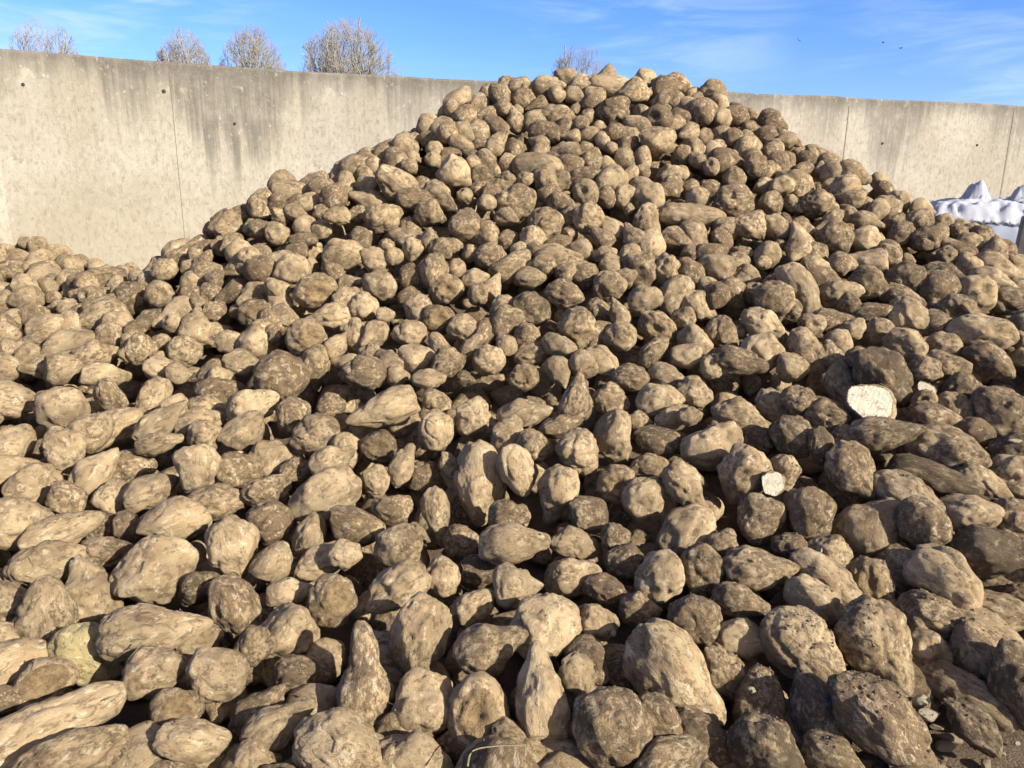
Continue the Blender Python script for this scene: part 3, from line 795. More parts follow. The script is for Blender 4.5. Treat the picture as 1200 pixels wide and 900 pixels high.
# ------------------------------------------------------------------ concrete wall
def concrete(name, base1, base2, stain_amt):
    m, nt, b = new_mat(name); g = G(nt)
    tc = g.node("ShaderNodeTexCoord"); v = tc.outputs["Object"]     # x along the wall, z up from the ground
    sep = g.node("ShaderNodeSeparateXYZ"); nt.links.new(v, sep.inputs[0])
    down = g.math("SUBTRACT", 2.82, sep.outputs[2])               # metres below the top edge
    big = g.noise(v, .9, 4, .6); mid = g.noise(v, 5, 5, .65); fine = g.noise(v, 60, 4, .7)
    c = g.mix(g.range(big, .35, .65), base1, base2)
    streak = g.noise(g.mapping(v, (5.5, 1, .28)), 1.6, 5, .65, .25)
    streak2 = g.noise(g.mapping(v, (16, 1, .5)), 1.8, 4, .65, .2)
    wide = g.noise(g.mapping(v, (1.0, 1, .0)), .75, 2, .5)
    reach = g.math("ADD", .04, g.math("MULTIPLY", g.math("MULTIPLY", g.range(wide, .36, .64), streak), 2.1))
    top = g.range(g.math("SUBTRACT", down, reach), -.45, .22, 1, 0)
    top = g.math("MULTIPLY", top, g.range(g.math("ADD", g.math("MULTIPLY", mid, .5), g.math("MULTIPLY", streak2, .5)), .30, .62, .25, 1))
    c = g.mix(g.math("MULTIPLY", top, stain_amt), c, (.105, .10, .092))
    edge = g.math("MULTIPLY", g.range(g.math("SUBTRACT", down, g.math("MULTIPLY", streak, .42)), -.18, .12, 1, 0), g.range(mid, .3, .55, .45, 1))
    c = g.mix(g.math("MULTIPLY", edge, .92), c, (.105, .10, .095))
    runs = g.math("MULTIPLY", g.range(streak2, .54, .72), g.range(big, .3, .6))
    c = g.mix(g.math("MULTIPLY", runs, .6), c, (.19, .168, .13))
    c = g.mix(g.math("MULTIPLY", g.range(mid, .56, .74), .5), c, (.45, .425, .37))
    c = g.mix(g.math("MULTIPLY", g.range(g.noise(g.mapping(v, (3, 1, 1.6)), 9, 4, .7, .6), .54, .66), .6), c, (.19, .168, .13))
    blot = g.noise(g.mapping(v, (1, 1, .6)), 20, 6, .75, .4)
    c = g.mix(g.math("MULTIPLY", g.range(blot, .48, .64), .5), c, (.20, .178, .14))
    c = g.mix(g.math("MULTIPLY", g.range(blot, .42, .34), .5), c, (.47, .45, .40))
    c = g.mix(g.math("MULTIPLY", g.range(sep.outputs[2], 1.9, .6), .35), c, (.31, .27, .19))
    lich = g.range(g.voronoi(v, 9), .0, .14, 1, 0)
    c = g.mix(g.math("MULTIPLY", g.math("MULTIPLY", lich, g.range(mid, .5, .6)), .7), c, (.50, .50, .46))
    # faint lift lines of the formwork
    w = g.math("ABSOLUTE", g.math("SUBTRACT", g.math("FRACT", g.math("DIVIDE", sep.outputs[2], .62)), .5))
    c = g.mix(g.math("MULTIPLY", g.range(w, .0, .012, 1, 0), g.range(mid, .45, .65, 0, .5)), c, (.20, .18, .15))
    nt.links.new(c, b.inputs["Base Color"])
    pits = g.range(g.voronoi(v, 26), .0, .18, 0, 1)
    c = g.mix(1.0, c, (.80, .795, .76), "MULTIPLY")
    nt.links.new(c, b.inputs["Base Color"])
    hgt = g.math("ADD", g.math("MULTIPLY", mid, .8), g.math("ADD", g.math("MULTIPLY", fine, .35), g.math("MULTIPLY", pits, .3)))
    nt.links.new(g.bump(hgt, .45, .02), b.inputs["Normal"])
    b.inputs["Roughness"].default_value = .9
    return m
MAT_WALL = concrete("wall_concrete", (.355, .335, .290), (.295, .272, .225), .95)
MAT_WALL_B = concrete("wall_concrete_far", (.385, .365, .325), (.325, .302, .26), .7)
MAT_PALE = concrete("wall_concrete_pale", (.43, .41, .36), (.38, .35, .295), .5)
MAT_HOLE = soil_material("tie_hole_plug", (.03, .028, .025), (.05, .045, .04))

def wall_run(name, A, B, top, thick, mat, label, holes=(), joints=(), camber=0.0):
    """A straight upright concrete wall from A to B, its own x along the wall."""
    A = np.array(A[:2]); B = np.array(B[:2]); L = np.linalg.norm(B - A); u = (B - A) / L
    bm = bmesh.new()
    n = max(2, int(L / .5)); c = .025
    prof = [(0, 0), (0, top - c), (c, top), (thick - c, top), (thick, top - c), (thick, 0)]   # y into the wall
    rings = []
    for i in range(n + 1):
        x = L * i / n
        j = .006 * math.sin(3.1 * x) + .004 * math.sin(7.7 * x + 1)
        rings.append([bm.verts.new((x, p[0], p[1] + (j if p[1] > 1 else 0))) for p in prof])
    for r0, r1 in zip(rings, rings[1:]):
        for i in range(len(prof) - 1): bm.faces.new((r0[i], r0[i + 1], r1[i + 1], r1[i]))
    bm.faces.new(rings[0]); bm.faces.new(list(reversed(rings[-1])))
    o = link(name, bm_mesh(name, bm, mat))
    o.location = (A[0], A[1], 0); o.rotation_euler = (0, 0, math.atan2(u[1], u[0]))
    tag(o, label, "wall")
    nrm = np.array([u[1], -u[0]])
    def on(px_, py_):
        d = ray(px_, py_); t_ = ((A - CAM[:2]) @ nrm) / (d[:2] @ nrm); P = CAM + d * t_
        return (P[:2] - A) @ u, P[2]
    for hx, hy, s in holes:
        x, z = on(hx, hy)
        bm = bmesh.new()
        bmesh.ops.create_cone(bm, cap_ends=True, segments=14, radius1=.016 * s, radius2=.013 * s, depth=.012)
        h = link("tie_hole", bm_mesh("tie_hole", bm, MAT_HOLE), o)
        h.rotation_euler = (math.pi / 2, 0, 0); h.location = (x, -.004, z)
    for jx0, jy0, jx1, jy1, w in joints:
        x, z0 = on(jx0, jy0); x2, z1 = on(jx1, jy1); x = (x + x2) / 2
        bm = bmesh.new()
        bmesh.ops.create_cube(bm, size=1)
        for vv in bm.verts: vv.co = Vector((vv.co.x * w, vv.co.y * .006, vv.co.z * (top - .12) + (top - .12) / 2 + .02))
        j = link("joint_strip", bm_mesh("joint_strip", bm, MAT_JOINT), o); j.location = (x, -.0012, 0)
    return o
MAT_JOINT = soil_material("joint_filler", (.19, .175, .145), (.22, .20, .17))
WTOP = float(WA[2])
u1 = (WB - WA)[:2] / np.linalg.norm((WB - WA)[:2])
KINK = WB[:2] + u1 * .9                               # the two runs meet behind the heap
# the right run is fitted to its own top edge
def top_at(px_, py_):
    d = ray(px_, py_); return CAM + d * ((WTOP - EYE) / d[2])
R1, R2 = top_at(860, 107.5), top_at(1200, 123.5)
u2 = (R2 - R1)[:2] / np.linalg.norm((R2 - R1)[:2])
# intersection of the two lines
Amat = np.c_[u1, -u2]; st = np.linalg.solve(Amat, R1[:2] - WA[:2]); KINK = WA[:2] + u1 * st[0]
print("kink", to_px((KINK[0], KINK[1], WTOP)), "wall top", WTOP)
START = WA[:2] + u1 * .235
# left edge of the weathered run: its joint with the pale panel
d_ = ray(14, 280); nr = np.array([u1[1], -u1[0]]); P_ = CAM + d_ * (((WA[:2] - CAM[:2]) @ nr) / (d_[:2] @ nr)); START = P_[:2]
wall_run("concrete_wall", START, KINK, WTOP, .22, MAT_WALL, "tall weathered concrete wall with dark stains along its top, rising behind the heap",
         [(27, 99, 1), (192, 107, 1.25), (275, 145, 1), (462, 152, 1)], [(203, 90, 210, 250, .004)])
END = R2[:2] + u2 * 3.0
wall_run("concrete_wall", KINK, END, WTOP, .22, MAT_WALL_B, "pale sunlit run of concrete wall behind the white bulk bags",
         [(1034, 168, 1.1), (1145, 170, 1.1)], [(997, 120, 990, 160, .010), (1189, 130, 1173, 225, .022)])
wall_run("concrete_wall", START - u1 * 3.2, START, WTOP + .004, .20, MAT_PALE, "narrow strip of paler concrete wall at the far left end of the stained wall")

# ------------------------------------------------------------------ bare trees beyond the wall
def bark_material():
    m, nt, b = new_mat("bark"); g = G(nt)
    tc = g.node("ShaderNodeTexCoord"); n = g.noise(tc.outputs["Object"], 4, 4, .6)
    nt.links.new(g.mix(n, (.25, .235, .19), (.36, .34, .285)), b.inputs["Base Color"])
    return m
MAT_BARK = bark_material()
def tree(px_, base_d, top_py, width_px, seed, label, n_lead=5, spread=1.0):
    """Bare tree: limbs fan out of the trunk and split into fine straight twigs that end on a domed outline."""
    r = np.random.default_rng(seed)
    c = at(px_, 215, base_d); root = link("bare_tree", None); root.location = (c[0], c[1], 0)
    H = at(px_, top_py, base_d)[2]
    Wd = width_px / FPX * base_d / 2 * 1.28
    hb = H * .26; cz = H * .60; up_r = H - cz; dn_r = cz - hb
    def room(p, d):                                      # distance to the crown's outline along d
        lo, hi = 0.0, H
        for _ in range(12):
            m = (lo + hi) / 2; q_ = p + d * m
            zr = up_r if q_[2] > cz else dn_r * 1.3
            ok = (q_[0] / Wd) ** 2 + (q_[1] / Wd) ** 2 + ((q_[2] - cz) / zr) ** 2 < 1
            lo, hi = (m, hi) if ok else (lo, m)
        return lo
    segs = []
    def branch(p, d, ln, rad_, lev):
        n = 4 if lev < 3 else 2
        step = ln / n
        for k in range(n):
            d2 = d + r.normal(0, .07, 3) + np.array([0, 0, .05]); d = d2 / np.linalg.norm(d2)
            q_ = p + d * step; r1 = rad_ * (1 - .62 * (k + 1) / n) + .004
            segs.append((p, q_, rad_ * (1 - .62 * k / n) + .004, r1, lev)); 
            if lev < 4:
                for _ in range({1: 3, 2: 3, 3: 2}[lev] - (lev == 3 and r.random() < .6) if k > 0 or lev > 1 else 1):
                    a_ = r.normal(size=3); a_ -= d * (a_ @ d); a_ /= np.linalg.norm(a_)
                    s_ = r.uniform(.42, .72); e_ = d * math.cos(s_) + a_ * math.sin(s_) + np.array([0, 0, .10]); e_ /= np.linalg.norm(e_)
                    rm = room(q_, e_)
                    l2 = min(rm * r.uniform(.75, 1.0), ln * r.uniform(.38, .62))
                    if l2 > H * .012: branch(q_, e_, l2, r1 * .55, lev + 1)
            p = q_
    tr = [np.array([r.normal(0, .04) * (k > 0), r.normal(0, .04) * (k > 0), z]) for k, z in enumerate(np.linspace(0, hb, 6))]
    for k in range(5): segs.append((tr[k], tr[k + 1], H * .022 * (1 - .07 * k), H * .022 * (.93 - .07 * k), 0))
    for k in range(n_lead + 3):
        a_ = 2.4 * k + r.uniform(-.3, .3); t = (.0 + .86 * math.sqrt(k / (n_lead + 3))) * spread * min(1.0, 2.2 * Wd / (H - hb))
        d = np.array([math.cos(a_) * t, math.sin(a_) * t, 1]); d /= np.linalg.norm(d)
        p = tr[5] - np.array([0, 0, r.uniform(0, .1) * hb])
        branch(p, d, room(p, d) * r.uniform(.86, 1.0), H * .010, 1)
    for key in ("trunk", "crown"):
        V, F = [], []
        k = 7 if key == "trunk" else 3
        for a_, b_, r0, r1, lev in segs:
            if (lev == 0) != (key == "trunk"): continue
            a_, b_ = Vector(a_), Vector(b_); ax = b_ - a_
            if ax.length < 1e-5: continue
            e = ax.orthogonal().normalized(); e2 = ax.cross(e).normalized(); o0 = len(V)
            for q_, rr in ((a_, r0), (b_, r1)):
                for j in range(k):
                    t = 6.28318 * j / k; V.append(q_ + e * (math.cos(t) * rr) + e2 * (math.sin(t) * rr))
            for j in range(k): F.append((o0 + j, o0 + (j + 1) % k, o0 + k + (j + 1) % k, o0 + k + j))
        link(key, mesh_np(key, np.array([v[:] for v in V]), np.array(F), MAT_BARK), root)
    tag(root, label, "tree", "bare trees beyond the wall")
tree(74, 55, 27, 70, 1, "bare tree above the left end of the stained wall, standing alone", 6, 1.3)
tree(228, 58, 38, 56, 2, "small narrow bare tree, leftmost of the close trio above the stained wall", 5, .9)
tree(306, 56, 37, 66, 3, "twin-topped bare tree in the middle of the trio above the stained wall", 6, 1.0)
tree(414, 50, 30, 100, 4, "widest and densest bare tree above the stained wall", 8, .95)
tree(676, 60, 56, 66, 5, "bare tree whose top just shows over the peak of the beet heap", 6, 1.4)

# ------------------------------------------------------------------ birds
MAT_BIRD = soil_material("bird_feathers", (.035, .033, .035), (.06, .055, .055))
def bird(px_, py_, d, span, rot, bank, label):
    c = at(px_, py_, d); root = link("bird", None); root.location = c; root.rotation_euler = (bank, .1, rot)
    bm = bmesh.new()
    bmesh.ops.create_icosphere(bm, subdivisions=2, radius=1)
    for v in bm.verts:
        x = v.co.x; t = 1 - .45 * max(0, -x)
        v.co = Vector((x * span * .26, v.co.y * span * .06 * t, v.co.z * span * .055 * t))
    link("body", bm_mesh("body", bm, MAT_BIRD, True), root)
    for s in (-1, 1):
        bm = bmesh.new()
        outl = [(.10, 0), (.13, .22), (.06, .5), (-.04, .48), (-.10, .22), (-.12, 0)]
        up_ = lambda y: .10 * math.sin(y * 4.2)
        top = [bm.verts.new((x * span, s * y * span, (up_(y) + .008) * span)) for x, y in outl]
        bot = [bm.verts.new((x * span, s * y * span, (up_(y) - .008) * span)) for x, y in outl]
        bm.faces.new(top); bm.faces.new(list(reversed(bot)))
        for i in range(6): bm.faces.new((top[i], bot[i], bot[(i + 1) % 6], top[(i + 1) % 6]))
        link("wing", bm_mesh("wing", bm, MAT_BIRD), root)
    bm = bmesh.new()
    q_ = [(-.2, -.03, .006), (-.2, .03, .006), (-.38, .06, .006), (-.38, -.06, .006)]
    t_ = [bm.verts.new((x * span, y * span, z * span)) for x, y, z in q_]; b_ = [bm.verts.new((x * span, y * span, -z * span)) for x, y, z in q_]
    bm.faces.new(t_); bm.faces.new(list(reversed(b_)))
    for i in range(4): bm.faces.new((t_[i], b_[i], b_[(i + 1) % 4], t_[(i + 1) % 4]))
    link("tail", bm_mesh("tail", bm, MAT_BIRD), root)
    tag(root, label, "bird", "birds in the sky")
bird(936, 47, 90, .75, .9, .7, "small dark bird flying alone, leftmost in the blue sky")
bird(1035, 50, 95, .62, 2.6, .15, "smaller and higher bird of the close pair in the sky")
bird(1055, 56.5, 92, .78, 0.3, .1, "wider-winged lower bird of the close pair in the sky")

# ------------------------------------------------------------------ white bulk bags beside the heap
def fabric(name, c1, c2, trans=0.0):
    m, nt, b = new_mat(name); g = G(nt)
    tc = g.node("ShaderNodeTexCoord"); v = tc.outputs["Object"]
    n = g.noise(v, 5, 4, .6); weave = g.noise(g.mapping(v, (1, 1, 6)), 90, 2, .5)
    nt.links.new(g.mix(n, c1, c2), b.inputs["Base Color"])
    b.inputs["Roughness"].default_value = .55
    nt.links.new(g.bump(g.math("ADD", n, g.math("MULTIPLY", weave, .1)), .35, .02), b.inputs["Normal"])
    if trans:                                            # thin film lets part of the light straight through
        tr = g.node("ShaderNodeBsdfTransparent"); mx = g.node("ShaderNodeMixShader"); mx.inputs[0].default_value = trans
        out = next(n for n in nt.nodes if n.type == "OUTPUT_MATERIAL")
        nt.links.new(b.outputs[0], mx.inputs[1]); nt.links.new(tr.outputs[0], mx.inputs[2]); nt.links.new(mx.outputs[0], out.inputs[0])
    return m
MAT_BAG = fabric("bag_fabric", (.17, .20, .27), (.21, .24, .31))  # blue-grey colour stands in for the shade on the white bags' fronts
MAT_LINER = fabric("bag_liner", (.46, .48, .53), (.36, .38, .44), .30)
MAT_STRAP = soil_material("bag_strap", (.035, .04, .06), (.05, .055, .08))
def bulk_bag(cx_, cy_, w, h, rot, seed, peak, label):
    root = link("bulk_bag", None); root.location = (cx_, cy_, 0); root.rotation_euler = (0, 0, rot)
    U, F = ICO[5]
    x, y, z = U.T
    e = .42
    f = lambda a_: np.sign(a_) * np.abs(a_) ** e
    den = (np.abs(x) ** (2 / e) + np.abs(y) ** (2 / e) + np.abs(z) ** (2 / e)) ** (-e / 2)
    P = U * den[:, None]
    bulge = 1 + .10 * (1 - P[:, 2] ** 2)
    P = P * np.c_[bulge, bulge, np.ones_like(bulge)]
    P[:, 2] += .10 * np.exp(-(P[:, 0] ** 2 + P[:, 1] ** 2) * 2) * (P[:, 2] > .5)
    N = fbm(P * np.array([2.2, 2.2, .8]) + seed, 3)
    P = P + U * (.035 * N)[:, None]
    P = P * np.array([w / 2, w / 2, h / 2]) + np.array([0, 0, h / 2])
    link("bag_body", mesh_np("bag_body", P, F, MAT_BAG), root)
    # loose liner rumpled over the top, drawn up into a peak
    n = 48; g_ = np.linspace(-1, 1, n); a_, b_ = np.meshgrid(g_, g_, indexing="ij")
    rr = np.sqrt(a_ ** 2 + b_ ** 2); px0, py0 = peak[:2]
    dpk = np.sqrt((a_ - px0) ** 2 + (b_ - py0) ** 2)
    ang = np.arctan2(b_ - py0, a_ - px0)
    qn = fbm(np.c_[np.cos(ang).ravel() * 2.2, np.sin(ang).ravel() * 2.2, np.full(a_.size, seed + 4.0)], 2).reshape(a_.shape)
    cone = np.clip(1 - np.sqrt(((a_ - px0 - .10 * (b_ - py0)) / .26) ** 2 + ((b_ - py0) / .15) ** 2) * (1 + .55 * qn), 0, 1)
    zz = h + .028 - .15 * np.clip(np.maximum(np.abs(a_), np.abs(b_)), 0, 1) ** 6 + .05 * np.exp(-rr ** 2 * 2) + peak[2] * np.minimum(cone ** .75 * 1.15, .80 + .25 * (a_ - px0) + .12 * qn)
    q3 = np.c_[a_.ravel() * 3, b_.ravel() * 3, np.full(a_.size, seed)]
    zz = zz + .035 * (1 - 2 * np.abs(fbm(q3 * .9, 3))).reshape(zz.shape)
    mx = np.maximum(np.abs(a_), np.abs(b_))
    drop = np.clip(mx - .86, 0, 1); zz = zz - drop * .35 * (1 + .9 * fbm(np.c_[np.cos(np.arctan2(b_, a_)).ravel() * 1.6, np.sin(np.arctan2(b_, a_)).ravel() * 1.6, np.full(a_.size, seed)], 2).reshape(a_.shape))
    sc = np.where(mx > .86, (.86 + (mx - .86) * .8) / mx, 1)
    top = np.c_[(a_ * sc).ravel() * w * .515, (b_ * sc).ravel() * w * .515, zz.ravel()]
    idx_ = np.arange(n * n).reshape(n, n)
    qf_ = np.stack([idx_[:-1, :-1], idx_[1:, :-1], idx_[1:, 1:], idx_[:-1, 1:]], -1).reshape(-1, 4)
    bot = top - np.array([0, 0, .006]); F2 = np.concatenate([qf_, qf_[:, ::-1] + n * n])
    rim = np.r_[idx_[0, :], idx_[1:, -1], idx_[-1, -2::-1], idx_[-2:0:-1, 0]]
    nx = np.roll(rim, -1)
    F2 = np.concatenate([F2, np.c_[rim, rim + n * n, nx + n * n, nx]])
    link("liner", mesh_np("liner", np.r_[top, bot], F2, MAT_LINER), root)
    # lifting straps sewn down two front corners
    for s in (-1, 1):
        bm = bmesh.new()
        prof = []
        for k in range(15):
            z_ = h * (.12 + .84 * k / 14); zz_ = 2 * z_ / h - 1
            out = w / 2 * (1 + .10 * (1 - zz_ * zz_)) * (1 - .10 * abs(zz_) ** 6) + .012
            prof.append((s * w * .40, -out, z_))
        vs = [[bm.verts.new((p_[0] + q2 * .03, p_[1] + q3_, p_[2])) for q2, q3_ in ((-1, -.006), (1, -.006), (1, .03), (-1, .03))] for p_ in prof]
        for v0, v1 in zip(vs, vs[1:]):
            for i in range(4): bm.faces.new((v0[i], v0[(i + 1) % 4], v1[(i + 1) % 4], v1[i]))
        bm.faces.new(vs[0]); bm.faces.new(list(reversed(vs[-1])))
        link("strap", bm_mesh("strap", bm, MAT_STRAP), root)
    tag(root, label, "bulk bag", "bulk bags by the wall")
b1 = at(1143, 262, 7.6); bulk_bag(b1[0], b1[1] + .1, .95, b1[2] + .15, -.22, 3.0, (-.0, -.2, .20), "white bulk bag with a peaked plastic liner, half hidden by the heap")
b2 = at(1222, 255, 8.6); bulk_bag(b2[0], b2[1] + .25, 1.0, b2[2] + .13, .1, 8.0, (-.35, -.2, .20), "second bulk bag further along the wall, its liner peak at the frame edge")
# precast concrete block at the edge
def block():
    c = at(1206, 290, 6.3)
    bm = bmesh.new(); bmesh.ops.create_cube(bm, size=1)
    hh = at(1205, 248, 6.3)[2]
    for v in bm.verts:
        t = .5 + v.co.z
        v.co = Vector((v.co.x * (.34 - .05 * t) + .04 * t, v.co.y * .8, t * hh))
    bmesh.ops.bevel(bm, geom=list(bm.edges), offset=.03, segments=3, affect='EDGES')
    o = link("concrete_block", bm_mesh("concrete_block", bm, MAT_PALE)); o.location = (c[0] + .04, c[1], 0); o.rotation_euler = (0, 0, -.62)
    tag(o, "grey concrete block standing beside the bulk bag at the frame edge", "concrete block")
block()

# ------------------------------------------------------------------ chips, stalks and leaves lying about
def chip_mesh(seed, flat):
    U, F = ICO[4]; r = np.random.default_rng(seed); P = U * np.array([1, .7, flat])
    for _ in range(6):
        n = r.normal(size=3); n /= np.linalg.norm(n); c = (P @ n).max() * r.uniform(.55, .85); d = P @ n - c
        P = P - n * (np.logaddexp(0, d / .03) * .03)[:, None]
    P = P + U * (.06 * fbm(P * 2 + seed, 3))[:, None]
    return P, F
CHIPS = [(1080, 822, 30, 18, "grey-white flat chip, upper of two between dark beets"), (1088, 838, 34, 17, "grey-white flat chip, lower of two between dark beets"),
         (1060, 812, 20, 12, "small whitish chip under the pale oval beet at the heap edge"), (1113, 864, 36, 16, "cream chip lying on another by the bare ground"),
         (1107, 874, 30, 18, "cream chip underneath another by the bare ground"), (1098, 852, 20, 10, "thin brown root sliver propped above the cream chips"),
         (1163, 846, 20, 9, "flat cream chip at the tip of the long brown beet"), (1155, 896, 22, 14, "cream chip on the bare ground at the bottom edge"),
         (1083, 878, 16, 16, "upright cream chip against the biggest leaning beet"), (1191, 871, 11, 8, "white crumb of beet alone on the bare ground near the edge"),
         (1176, 884, 9, 8, "tiny white crumb alone on the bare ground"), (986, 811, 16, 10, "bluish-white chip behind the dark standing cone"),
         (962, 645, 7, 9, "small white chip on a tan beet above the slanting pair"), (890, 656, 8, 6, "small cream chip on top of the brown oval beet"),
         (718, 742, 14, 12, "small tan chip beside the knobbly tan beet"), (880, 809, 16, 12, "cream root chip in a dark gap near the dark standing cone"),
         (1128, 620, 18, 9, "pale sliver of beet above the shade-darkened oval beet"), (1138, 547, 22, 7, "white sliver wedged under the large tan beet"),
         (1188, 517, 18, 8, "white-topped chip at the edge of the frame, above a dark beet"), (797, 478, 10, 8, "bright white chip between beets above the slope middle")]
chip_mes = []
for s in range(5):
    V, F = chip_mesh(40 + s, .42); chip_mes.append(mesh_np("beet_chip", V, F, MAT_DULL))
MAT_CHIP2 = soil_material("chip_dirty", (.30, .24, .15), (.40, .34, .23), 4)
for s in range(3):
    V, F = chip_mesh(60 + s, .45); chip_mes.append(mesh_np("beet_chip", V, F, MAT_CHIP2))
for i, (x, y, l, w, lab) in enumerate(CHIPS):
    rr = np.random.default_rng(70 + i)
    ds = hit(x, y)
    dmin = ds
    for (o_, r_) in PLACED:                               # rest on whatever is in front
        if math.hypot(r_[0] - x, r_[1] - y) < .42 * r_[3]:
            c_ = np.array(o_.matrix_world.translation); dc = (c_ - CAM) @ fwd; R_ = r_[3] / 2 / FPX * dc
            dmin = min(dmin, dc - R_ * math.sqrt(max(.05, 1 - (math.hypot(r_[0] - x, r_[1] - y) / (.5 * r_[3])) ** 2)))
    c = at(x, y, dmin)
    if x > 1060 and y > 840: c = at(x, y, (EYE - .018) / -ray(x, y)[2])
    o = link("beet_chip", chip_mes[(5 + i % 3) if i in (3, 4, 5, 7, 8, 14) else i % 5])
    s = dmin / FPX / 2
    o.location = c; o.scale = (l * s, l * s * .8, w * s * 1.6)
    o.rotation_euler = (rr.normal(0, .25), rr.normal(0, .25), rr.uniform(0, 6.28) if l < 15 else rr.normal(0, .3))
    tag(o, lab, "beet chip", "broken chips of beet")

MAT_STRAW = soil_material("straw", (.33, .27, .15), (.40, .34, .21), 6)
def stalk(name, pts_px, rad_, label, cat, lift=.05):
    P = [Vector(at(x, y, hit(x, y) - lift)) for x, y in pts_px]
    bm = bmesh.new(); rings = []
    n = 14
    for k in range(n + 1):
        t = k / n * (len(P) - 1); i = min(int(t), len(P) - 2); f = t - i
        p0, p1 = P[max(i - 1, 0)], P[i]; p2, p3 = P[i + 1], P[min(i + 2, len(P) - 1)]
        c = .5 * ((2 * p1) + (p2 - p0) * f + (2 * p0 - 5 * p1 + 4 * p2 - p3) * f * f + (3 * p1 - p0 - 3 * p2 + p3) * f ** 3)
        rings.append(c)
    vr = []
    for k, c in enumerate(rings):
        d = (rings[min(k + 1, n)] - rings[max(k - 1, 0)]).normalized(); e = d.orthogonal().normalized(); e2 = d.cross(e)
        r_ = rad_ * (1 - .5 * k / n)
        vr.append([bm.verts.new(c + e * math.cos(a) * r_ + e2 * math.sin(a) * r_) for a in (0, 1.26, 2.51, 3.77, 5.03)])
    for v0, v1 in zip(vr, vr[1:]):
        for i in range(5): bm.faces.new((v0[i], v0[(i + 1) % 5], v1[(i + 1) % 5], v1[i]))
    bm.faces.new(vr[0]); bm.faces.new(list(reversed(vr[-1])))
    tag(link(name, bm_mesh(name, bm, MAT_STRAW, True)), label, cat)
stalk("straw_stalk", [(548, 898), (553, 881), (575, 875), (617, 873)], .0028, "thin bent dry stalk below the holed beet", "stalk", .12)
stalk("straw_stalk", [(548, 262), (556, 250), (560, 236), (566, 228)], .006, "dry pale leaf stalk sticking up mid heap, longer one", "stalk", .09)
stalk("straw_stalk", [(556, 270), (554, 256), (549, 244)], .005, "short dry leaf stalk drooping next to a longer one", "stalk", .09)
stalk("straw_stalk", [(302, 317), (309, 316), (316, 320)], .003, "tiny curled dry rootlet on the upper slope", "stalk", .09)

# crumbs of soil and beet fallen over the foot of the heap and the bare ground
bpy.context.view_layer.update()
dg = bpy.context.evaluated_depsgraph_get()
Vs, Fs, off = [], [], 0
r = np.random.default_rng(5)
U3, F3 = ico(2)
def crumb(c, s, k):
    global off
    sh = U3 * r.uniform(.55, 1.15, 3) * s * (1 + .5 * noise(U3 * 1.3 + k)[:, None])
    Vs.append(sh + np.asarray(c) + np.array([0, 0, s * .3])); Fs.append(F3 + off); off += len(U3)
for k in range(9000):
    x, y = r.uniform(-2.2, 2.6), r.uniform(1.35, 3.9)
    if r.random() < .30: x, y = r.normal(1.05, .35), r.normal(1.85, .28)
    cl = noise(np.array([[x * 3.1, y * 3.1, 2.0]]))[0]
    if cl < -.05 + .25 * (x < .4): continue
    okk, loc, nrm_, _i, ob, _m = scene.ray_cast(dg, Vector((x, y, 4)), Vector((0, 0, -1)))
    if not okk or nrm_.z < .62: continue
    crumb(loc, min(abs(r.normal(.0012, .0016)) + .0010, .006), k)
tag(link("soil_crumbs", mesh_np("soil_crumbs", np.concatenate(Vs), np.concatenate(Fs), soil_material("crumb", (.13, .10, .07), (.25, .205, .135), 8))), kind="stuff")
print("crumbs", len(Vs))
bm = bmesh.new()
for k in range(1500):
    x, y = r.uniform(-2.6, 3.0), r.uniform(1.4, 5.6)
    if r.random() > .22: continue
    okk, loc, nrm_, _i, ob, _m = scene.ray_cast(dg, Vector((x, y, 4)), Vector((0, 0, -1)))
    if not okk or nrm_.z < .5: continue
    t = Vector(r.normal(size=3)); t = (t - nrm_ * t.dot(nrm_)).normalized(); sd = nrm_.cross(t)
    ln = r.uniform(.02, .07); cv = r.normal(0, .35); R0 = r.uniform(.0012, .0030); prev = None
    for j in range(6):
        f = j / 5; c = loc + t * (f - .5) * ln + sd * cv * ln * (f - .5) ** 2 + nrm_ * (.003 + .10 * ln * abs(f - .4))
        q_ = R0 * (1.05 - f)
        ring = [bm.verts.new(c + nrm_ * math.cos(a) * q_ + sd * math.sin(a) * q_) for a in (0, 1.57, 3.14, 4.71)]
        if prev:
            for i in range(4): bm.faces.new((prev[i], prev[(i + 1) % 4], ring[(i + 1) % 4], ring[i]))
        prev = ring
tag(link("root_scraps", bm_mesh("root_scraps", bm, soil_material("root_scrap", (.24, .18, .11), (.40, .33, .21), 10), True)), kind="stuff")

# ------------------------------------------------------------------ light and sky
anti = ray(-420, 870); sun_dir = -anti / np.linalg.norm(anti)         # towards the sun: behind the viewer
elev = math.asin(sun_dir[2]); azim = math.atan2(sun_dir[0], sun_dir[1])
print("sun elevation", math.degrees(elev), "azimuth", math.degrees(azim))
ld = bpy.data.lights.new("sun", 'SUN'); ld.energy = 5.0; ld.angle = math.radians(.5); ld.color = (1.0, .91, .78)
lo = bpy.data.objects.new("sun", ld); COL.objects.link(lo)
lo.rotation_euler = Vector(sun_dir).to_track_quat('Z', 'Y').to_euler()
lo.location = (0, 0, 20)

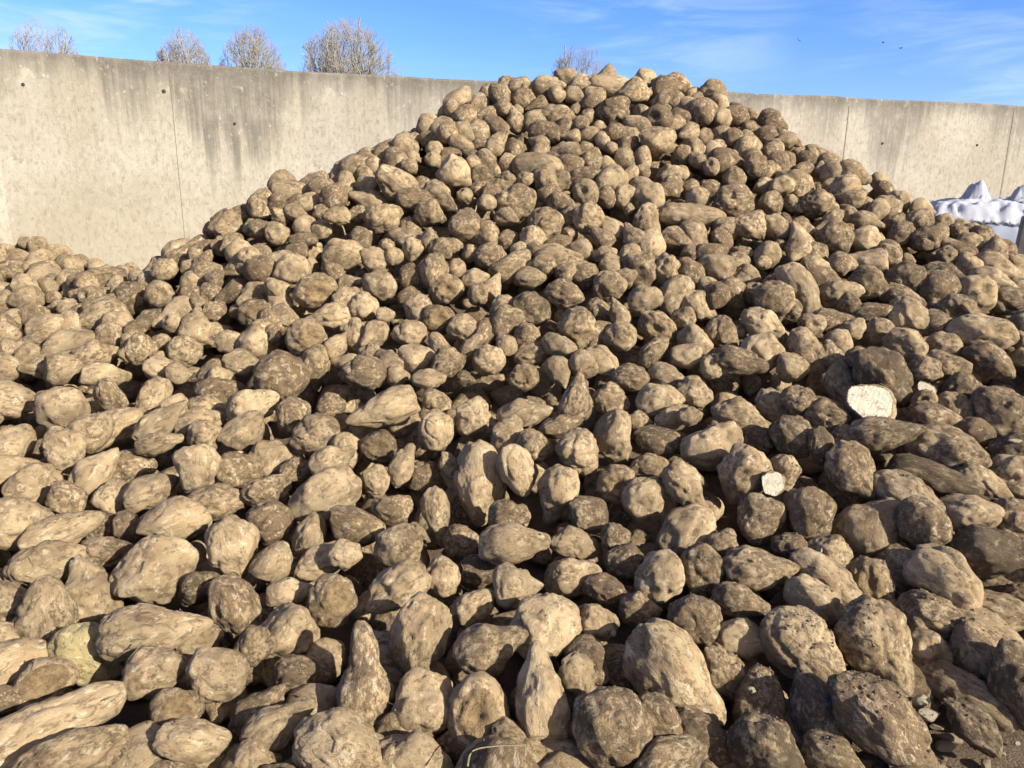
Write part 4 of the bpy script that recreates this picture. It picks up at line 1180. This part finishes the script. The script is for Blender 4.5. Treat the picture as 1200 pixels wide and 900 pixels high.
w = bpy.data.worlds.new("World"); scene.world = w; w.use_nodes = True
nt = w.node_tree; nt.nodes.clear(); g = G(nt)
out = g.node("ShaderNodeOutputWorld"); bg = g.node("ShaderNodeBackground"); nt.links.new(bg.outputs[0], out.inputs[0])
sky = g.node("ShaderNodeTexSky"); sky.sky_type = 'NISHITA'; sky.sun_disc = False
sky.sun_elevation = elev; sky.sun_rotation = azim
sky.air_density = 1.0; sky.dust_density = .3; sky.ozone_density = 2.0
tc = g.node("ShaderNodeTexCoord"); dv = tc.outputs["Generated"]
hs = g.node("ShaderNodeHueSaturation"); hs.inputs["Saturation"].default_value = 1.12; nt.links.new(g.mix(1.0, sky.outputs[0], (.70, .80, 1.26), "MULTIPLY"), hs.inputs["Color"])
def spot(px_, py_, size, dens):
    d = ray(px_, py_); d = d / np.linalg.norm(d)
    dot = g.vmath("DOT_PRODUCT", dv, tuple(d))
    c0 = math.cos(math.radians(size))
    return g.math("MULTIPLY", g.range(dot, c0, 1.0), dens)
# thin cirrus, streaked across the sky
nz = g.noise(g.mapping(dv, (2.2, 2.2, 13), (0, 0, 0), (.0, .10, 0)), 2.6, 6, .58, .5)
m_ = g.math("ADD", spot(60, -10, 14, .75), g.math("ADD", spot(760, -20, 12, .45), g.math("ADD", spot(1080, 100, 8, .30), spot(1300, 95, 11, .25))))
m_ = g.math("ADD", m_, .07)
cl = g.math("MULTIPLY", g.range(nz, .40, .72), m_, clamp=True)
mixc = g.mix(g.math("MULTIPLY", cl, .8), hs.outputs[0], (4.4, 5.4, 7.2))
# warm white glow added around the sun, behind the viewer, to warm the shade
glow = g.range(g.vmath("DOT_PRODUCT", dv, tuple(sun_dir)), .0, 1.0, 0, .60)
mixc = g.mix(glow, mixc, (8.8, 6.9, 4.6))
nt.links.new(mixc, bg.inputs[0]); bg.inputs[1].default_value = .076

vs = scene.view_settings
vs.view_transform = 'Standard'; vs.look = 'None'; vs.gamma = 1; vs.use_curve_mapping = False
vs.exposure = 1.22
scene.render.engine = 'CYCLES'
scene.cycles.use_denoising = True
scene.cycles.max_bounces = 6
